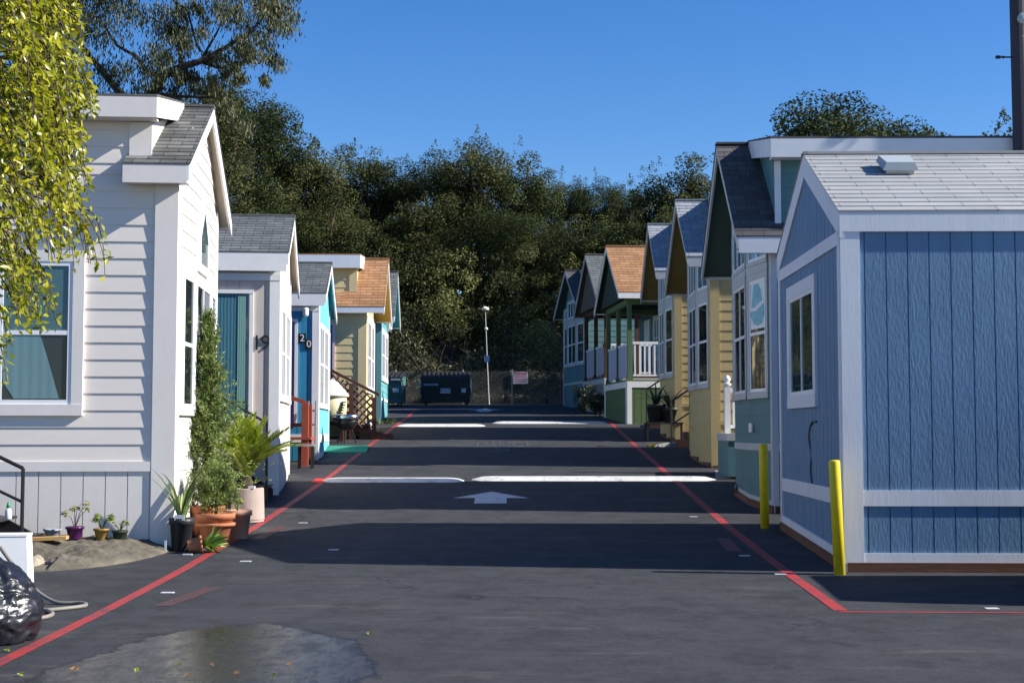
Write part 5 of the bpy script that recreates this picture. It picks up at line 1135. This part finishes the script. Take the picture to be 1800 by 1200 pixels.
t = thing('lawn_mat', 'green artificial turf mat on the ground by the blue cottage', 'mat', gp(-3.55, 31.3)); mb = MB(); mb.hexa([(-.55, -1.0, gz(30.3) - gz(31.3)), (.45, -1.0, gz(30.3) - gz(31.3)), (.35, .7, gz(32) - gz(31.3)), (-.55, .7, gz(32) - gz(31.3)), (-.55, -1.0, gz(30.3) - gz(31.3) + .02), (.45, -1., gz(30.3) - gz(31.3) + .02), (.35, .7, gz(32) - gz(31.3) + .02), (-.55, .7, gz(32) - gz(31.3) + .02)]); mb.build('mat', M('turf_green', (.02, .22, .14), .9, .2, 30, .5, 200), t)
# lattice stair of the yellow cottage
t = thing('lattice_stair', 'dark brown stair with crisscross lattice sides at the yellow cottage', 'stairs', (-3.30, 34.1, gz(34.1)), R(2))
za, zb, run = 1.06, 2.0, 1.75
mb = MB(); q = lambda s_: (-run * (1 - s_), 0, zb + .0 + (za - zb) * s_)
mb.hexa([(-run, -.035, 1.98), (.12, -.035, 1.02), (.12, .035, 1.02), (-run, .035, 1.98), (-run, -.035, 2.06), (.12, -.035, 1.10), (.12, .035, 1.10), (-run, .035, 2.06)]); mb.build('handrail', BROWNW, t)
tp = lambda x: 1.0 + (-x + .05) * .55; bt = lambda x: max(.28, .28 + (-x - .6) * .75)
mb = MB()
for sgn in (1, -1):
    for k in range(-30, 40):
        c = k * .18; seg = []
        for j in range(200):
            x = -run + (run + .02) * j / 199; z = c + sgn * x * 1.0 + (0 if sgn > 0 else 0)
            if bt(x) <= z <= tp(x): seg.append((x, z))
        if len(seg) > 3:
            (xa, z1_), (xb_, z2_) = seg[0], seg[-1]; yy = .012 * sgn; mb.tube([(xa, yy, z1_), (xb_, yy, z2_)], .021, 4)
mb.build('lattice', BROWNW, t)
for x in (0., -.55, -1.15): mb = MB(); mb.box(x - .05, x + .05, -.05, .05, -.05, tp(x) - .02); mb.build('post', BROWNW, t)
for k in range(4): mb = MB(); mb.box(-.35 - k * .3, .15 - k * .3, .06, 1.0, .0 if k == 0 else .18 * k + .002, .18 * (k + 1)); mb.build('step', M('brown_step_%d' % k, (.10, .045, .03), .7, .2), t)
mb = MB(); mb.box(.0, .42, -.05, .5, 0, .14); mb.build('bottom_step', BROWNW, t)
# kettle grill and covered cream fountain
t = thing('kettle_grill', 'round black grill with a chrome rim beside the lattice stair', 'grill', gp(-3.83, 32.9))
mb = MB(); mb.lathe([(.05, .30), (.18, .34), (.27, .46), (.285, .56)], (0, 0, 0), 24); mb.build('bowl', BLACKM, t, True)
mb = MB(); mb.lathe([(.287, .55), (.33, .56), (.335, .64), (.29, .66), (.2, .67)], (0, 0, 0), 24); mb.build('rim', CHROME, t, True)
for k in range(3): a = k * 2.094 + .5; mb = MB(); mb.tube([(.12 * math.cos(a), .12 * math.sin(a), .36), (.26 * math.cos(a), .26 * math.sin(a), 0)], .016, 7); mb.build('leg', BLACKM, t)
t = thing('garden_tub', 'small cream tub under a white cone cover behind the chrome-rimmed grill', 'tub', gp(-4.24, 33.5))
mb = MB(); mb.lathe([(.28, .44), (.33, .5), (.35, .75), (.35, 1.05)], (0, 0, 0), 30); mb.build('body', M('cream_glaze', (.62, .55, .34), .5, .14, 5), t, True)
mb = MB(); mb.lathe([(.39, 1.04), (.41, 1.07), (.27, 1.24), (.14, 1.38), (.02, 1.46)], (0, 0, 0), 30); mb.build('cone_cover', M('white_canvas', (.68, .65, .60), .7, .05), t)
mb = MB(); mb.box(-.32, .32, -.32, .32, .38, .438); mb.build('stand_top', BROWNW, t)
for a_ in (-.27, .27):
    for b_ in (-.27, .27): mb = MB(); mb.box(a_ - .04, a_ + .04, b_ - .04, b_ + .04, 0, .38); mb.build('leg', BROWNW, t)
mb = MB()
for k in range(7): mb.box(.16 + k * .016, .26 + k * .016, -.36 + .014 * k, -.28 + .014 * k, .52 + k * .062, .552 + k * .062)
mb.build('black_stripes', BLACKM, t)
t = thing('grass_tuft', 'green weeds growing at the corner of the far left teal cottage', 'weeds', gp(-3.55, 39.9)); strap(t, 'blades', 90, .08, .22, .02, GRASS, 8, 0, (.3, 1.2), .8, r0=.25)
# ---------------------------------------------------------------- between the right cottages
t = thing('vinyl_railing', 'white vinyl railing post with a ball finial between teal and yellow cottages', 'railing', (4.07, 25.75, gz(25.75)))
mb = MB(); mb.box(-.30, .9, -.9, .35, 0, .62); mb.build('landing_base', TEAL2, t); mb = MB(); mb.box(-.32, .9, -.92, .35, .621, .75); mb.build('landing_edge', TRIMGREY, t)
mb = MB(); mb.box(-.21, -.11, .06, .16, .75, 1.62); mb.lathe([(.07, 1.62), (.075, 1.65), (.03, 1.66), (.06, 1.70), (.065, 1.74), (.04, 1.79), (.01, 1.80)], (-.16, .11, 0), 16); mb.build('post', WHITE, t)
mb = MB(); mb.box(-.10, .85, .08, .14, 1.48, 1.56); mb.box(-.10, .85, .09, .13, .84, .90)
for k in range(8): mb.box(-.06 + k * .12, 0.0 + k * .12, .095, .125, .9, 1.48)
mb.build('railing_panel', WHITE, t)
def handrail(label, x, y):
    t = thing('stair_handrail', label, 'handrail', gp(x, y), 0); mb = MB()
    mb.tube([(0, 0, 0), (0, 0, 1.02)], .022, 8); mb.tube([(0, 0, 1.02), (1.0, .05, 1.68)], .022, 8); mb.tube([(0, 0, .50), (1.0, .05, 1.16)], .018, 8); mb.tube([(1.0, .05, .5), (1.0, .05, 1.68)], .02, 8); mb.build('rail', BLACKM, t)
    for k in range(4): mb = MB(); mb.box(.1 + k * .26, 1.5, .0, .9, .0 if k == 0 else .17 * k + .002, .17 * (k + 1)); mb.build('step', BROWNW, t)
handrail('black stair handrail just beyond the nearer golden cottage', 3.56, 31.8); handrail('black stair handrail just beyond the farther golden cottage', 3.62, 38.3)
AGV = leafmat('dark_agave', (.02, .035, .02), (.04, .06, .035), (.09, .11, .06), .1, .5)
for k, (x, y, z, a, b_, c, n, lb) in enumerate([(3.40, 33.6, .45, .17, .22, .42, 18, 'dark spiky agave in a black pot on the left of the low table'), (3.72, 33.5, .45, .15, .2, .34, 14, 'dark agave in a black pot on the right of the low table')]):
    t = thing('potted_agave', lb, 'potted plant', (x, y, gz(y) + z), 0, 'agaves by the golden cottage'); pot(t, a, b_, c, BLACKP); strap(t, 'blades', n, .4, .7, .06, AGV, 60 + k, c * .9, (.3, 1.1), .9)
t = thing('plant_table', 'low dark table carrying two black agave pots', 'table', gp(3.55, 33.55)); mb = MB(); mb.box(-.42, .45, -.28, .3, .40, .44); mb.build('table_top', BLACKP, t)
for a in (-.38, .41):
    for b_ in (-.24, .26): mb = MB(); mb.box(a - .025, a + .025, b_ - .025, b_ + .025, 0, .4); mb.build('leg', BLACKP, t)
t = thing('kerb_block', 'sunlit white and blue kerb block with a yellow end between the golden cottages', 'kerb block', (3.30, 32.0, gz(32.0)), R(8))
mb = MB(); mb.prism([(-.12, -.14, 0), (.55, -.14, 0), (.55, -.14, .13), (.02, -.14, .06)], (0, .28, 0)); mb.build('block', WPAINT, t); mb = MB(); mb.box(-.22, -.122, -.13, .13, 0, .05); mb.build('yellow_end', YELLOWP, t); mb = MB(); mb.box(.2, .551, -.145, -.141, .01, .08); mb.build('blue_band', M('blue_kerb_paint', (.1, .35, .55), .6, .1), t)
flat('concrete_pad', [[(3.55, 24.9), (4.6, 24.9), (4.6, 26.4), (3.75, 26.4)]], CONC, .014, 'concrete pad between the teal and golden cottages')
SHR = leafmat('dark_shrub_leaves', (.012, .018, .01), (.035, .045, .02), (.08, .09, .04), .15)
for k, (x, y, h_, r_, lb) in enumerate([(2.35, 46.2, 1.0, .42, 'dark potted shrub in front of the far teal cottage'), (2.75, 44.6, .7, .35, 'low shrub by the stone skirt of the brown-posted porch')]):
    t = thing('shrub', lb, 'shrub', gp(x, y), 0, 'shrubs by the far right cottages'); rng = np.random.default_rng(80 + k); C = unit(rng, 40) * (rng.random(40) ** .4)[:, None] * np.array([r_, r_, h_ * .45]) + np.array([0, 0, h_ * .55]); P, N, S, T = clumps(rng, C, np.full(40, r_ * .35), -90, .06, .5, 1.); leafmesh('foliage', P, N, S, SHR, t, T, .4)
    mb = MB(); mb.tube([(0, 0, -.05), (.02, 0, h_ * .5)], [.03, .015], 6); mb.build('stem', BARK, t)
t = thing('hanging_basket', 'small brown flower pot hung on the porch railing', 'flower pot', (2.92, 44.3, gz(44.3) + 2.12)); pot(t, .07, .1, .16, TERRA); strap(t, 'leaves', 16, .08, .2, .02, AGV, 77, .15, (.3, 1.3), .9)
t = thing('grass_tuft', 'weeds growing at the base of the teal green cottage', 'weeds', gp(3.55, 22.0)); strap(t, 'blades', 70, .12, .34, .03, leafmat('weed_blades', (.03, .05, .015), (.06, .09, .03), (.10, .13, .04), .2), 9, 0, (.2, 1.1), .9, r0=.06)
# unseen van, added right of the frame to cast the shadow on the asphalt
t = thing('shadow_van', 'white van added just outside the right edge to cast its shadow into view', 'van', (5.05, 12.75, gz(12.75)), 0)
VANW = M('white_car_paint', (.75, .76, .77), .25, .03, coat=.5)
mb = MB(); prof = [(0, .38), (0, .85), (.12, 1.1), (.62, 1.82), (.85, 1.95), (4.6, 2.0), (4.7, 1.9), (4.75, .42), (4.4, .34), (.3, .32)]
mb.prism([(x, -.80, z) for x, z in prof], (0, 1.6, 0)); b = mb.build('body', VANW, t)
for (x, s_) in ((.85, -1), (.85, 1), (3.8, -1), (3.8, 1)):
    mb = MB(); mb.tube([(x, s_ * .66, .33), (x, s_ * .815, .33)], .33, 24); o = mb.build('wheel', BLACKP, t); mb = MB(); mb.tube([(x, s_ * .81, .33), (x, s_ * .83, .33)], .2, 20); mb.build('rim', STEEL, o)
mb = MB(); mb.prism([(.16, -.70, 1.17), (.60, -.66, 1.78), (.60, .66, 1.78), (.16, .70, 1.17)], (-.012, 0, .008)); mb.build('windscreen', PANE, t)
for s_ in (-1, 1):
    mb = MB(); mb.prism([(.5, s_ * .801, 1.15), (1.55, s_ * .801, 1.15), (1.55, s_ * .801, 1.75), (.82, s_ * .801, 1.75)], (0, s_ * .01, 0)); mb.build('side_window', PANE, t)
    mb = MB(); mb.box(-.02, .06, s_ * .62 - .12, s_ * .62 + .12, .72, .9); mb.build('headlight', WCH, t)
mb = MB(); mb.box(-.08, .1, -.82, .82, .36, .55); mb.build('bumper', BLACKP, t)
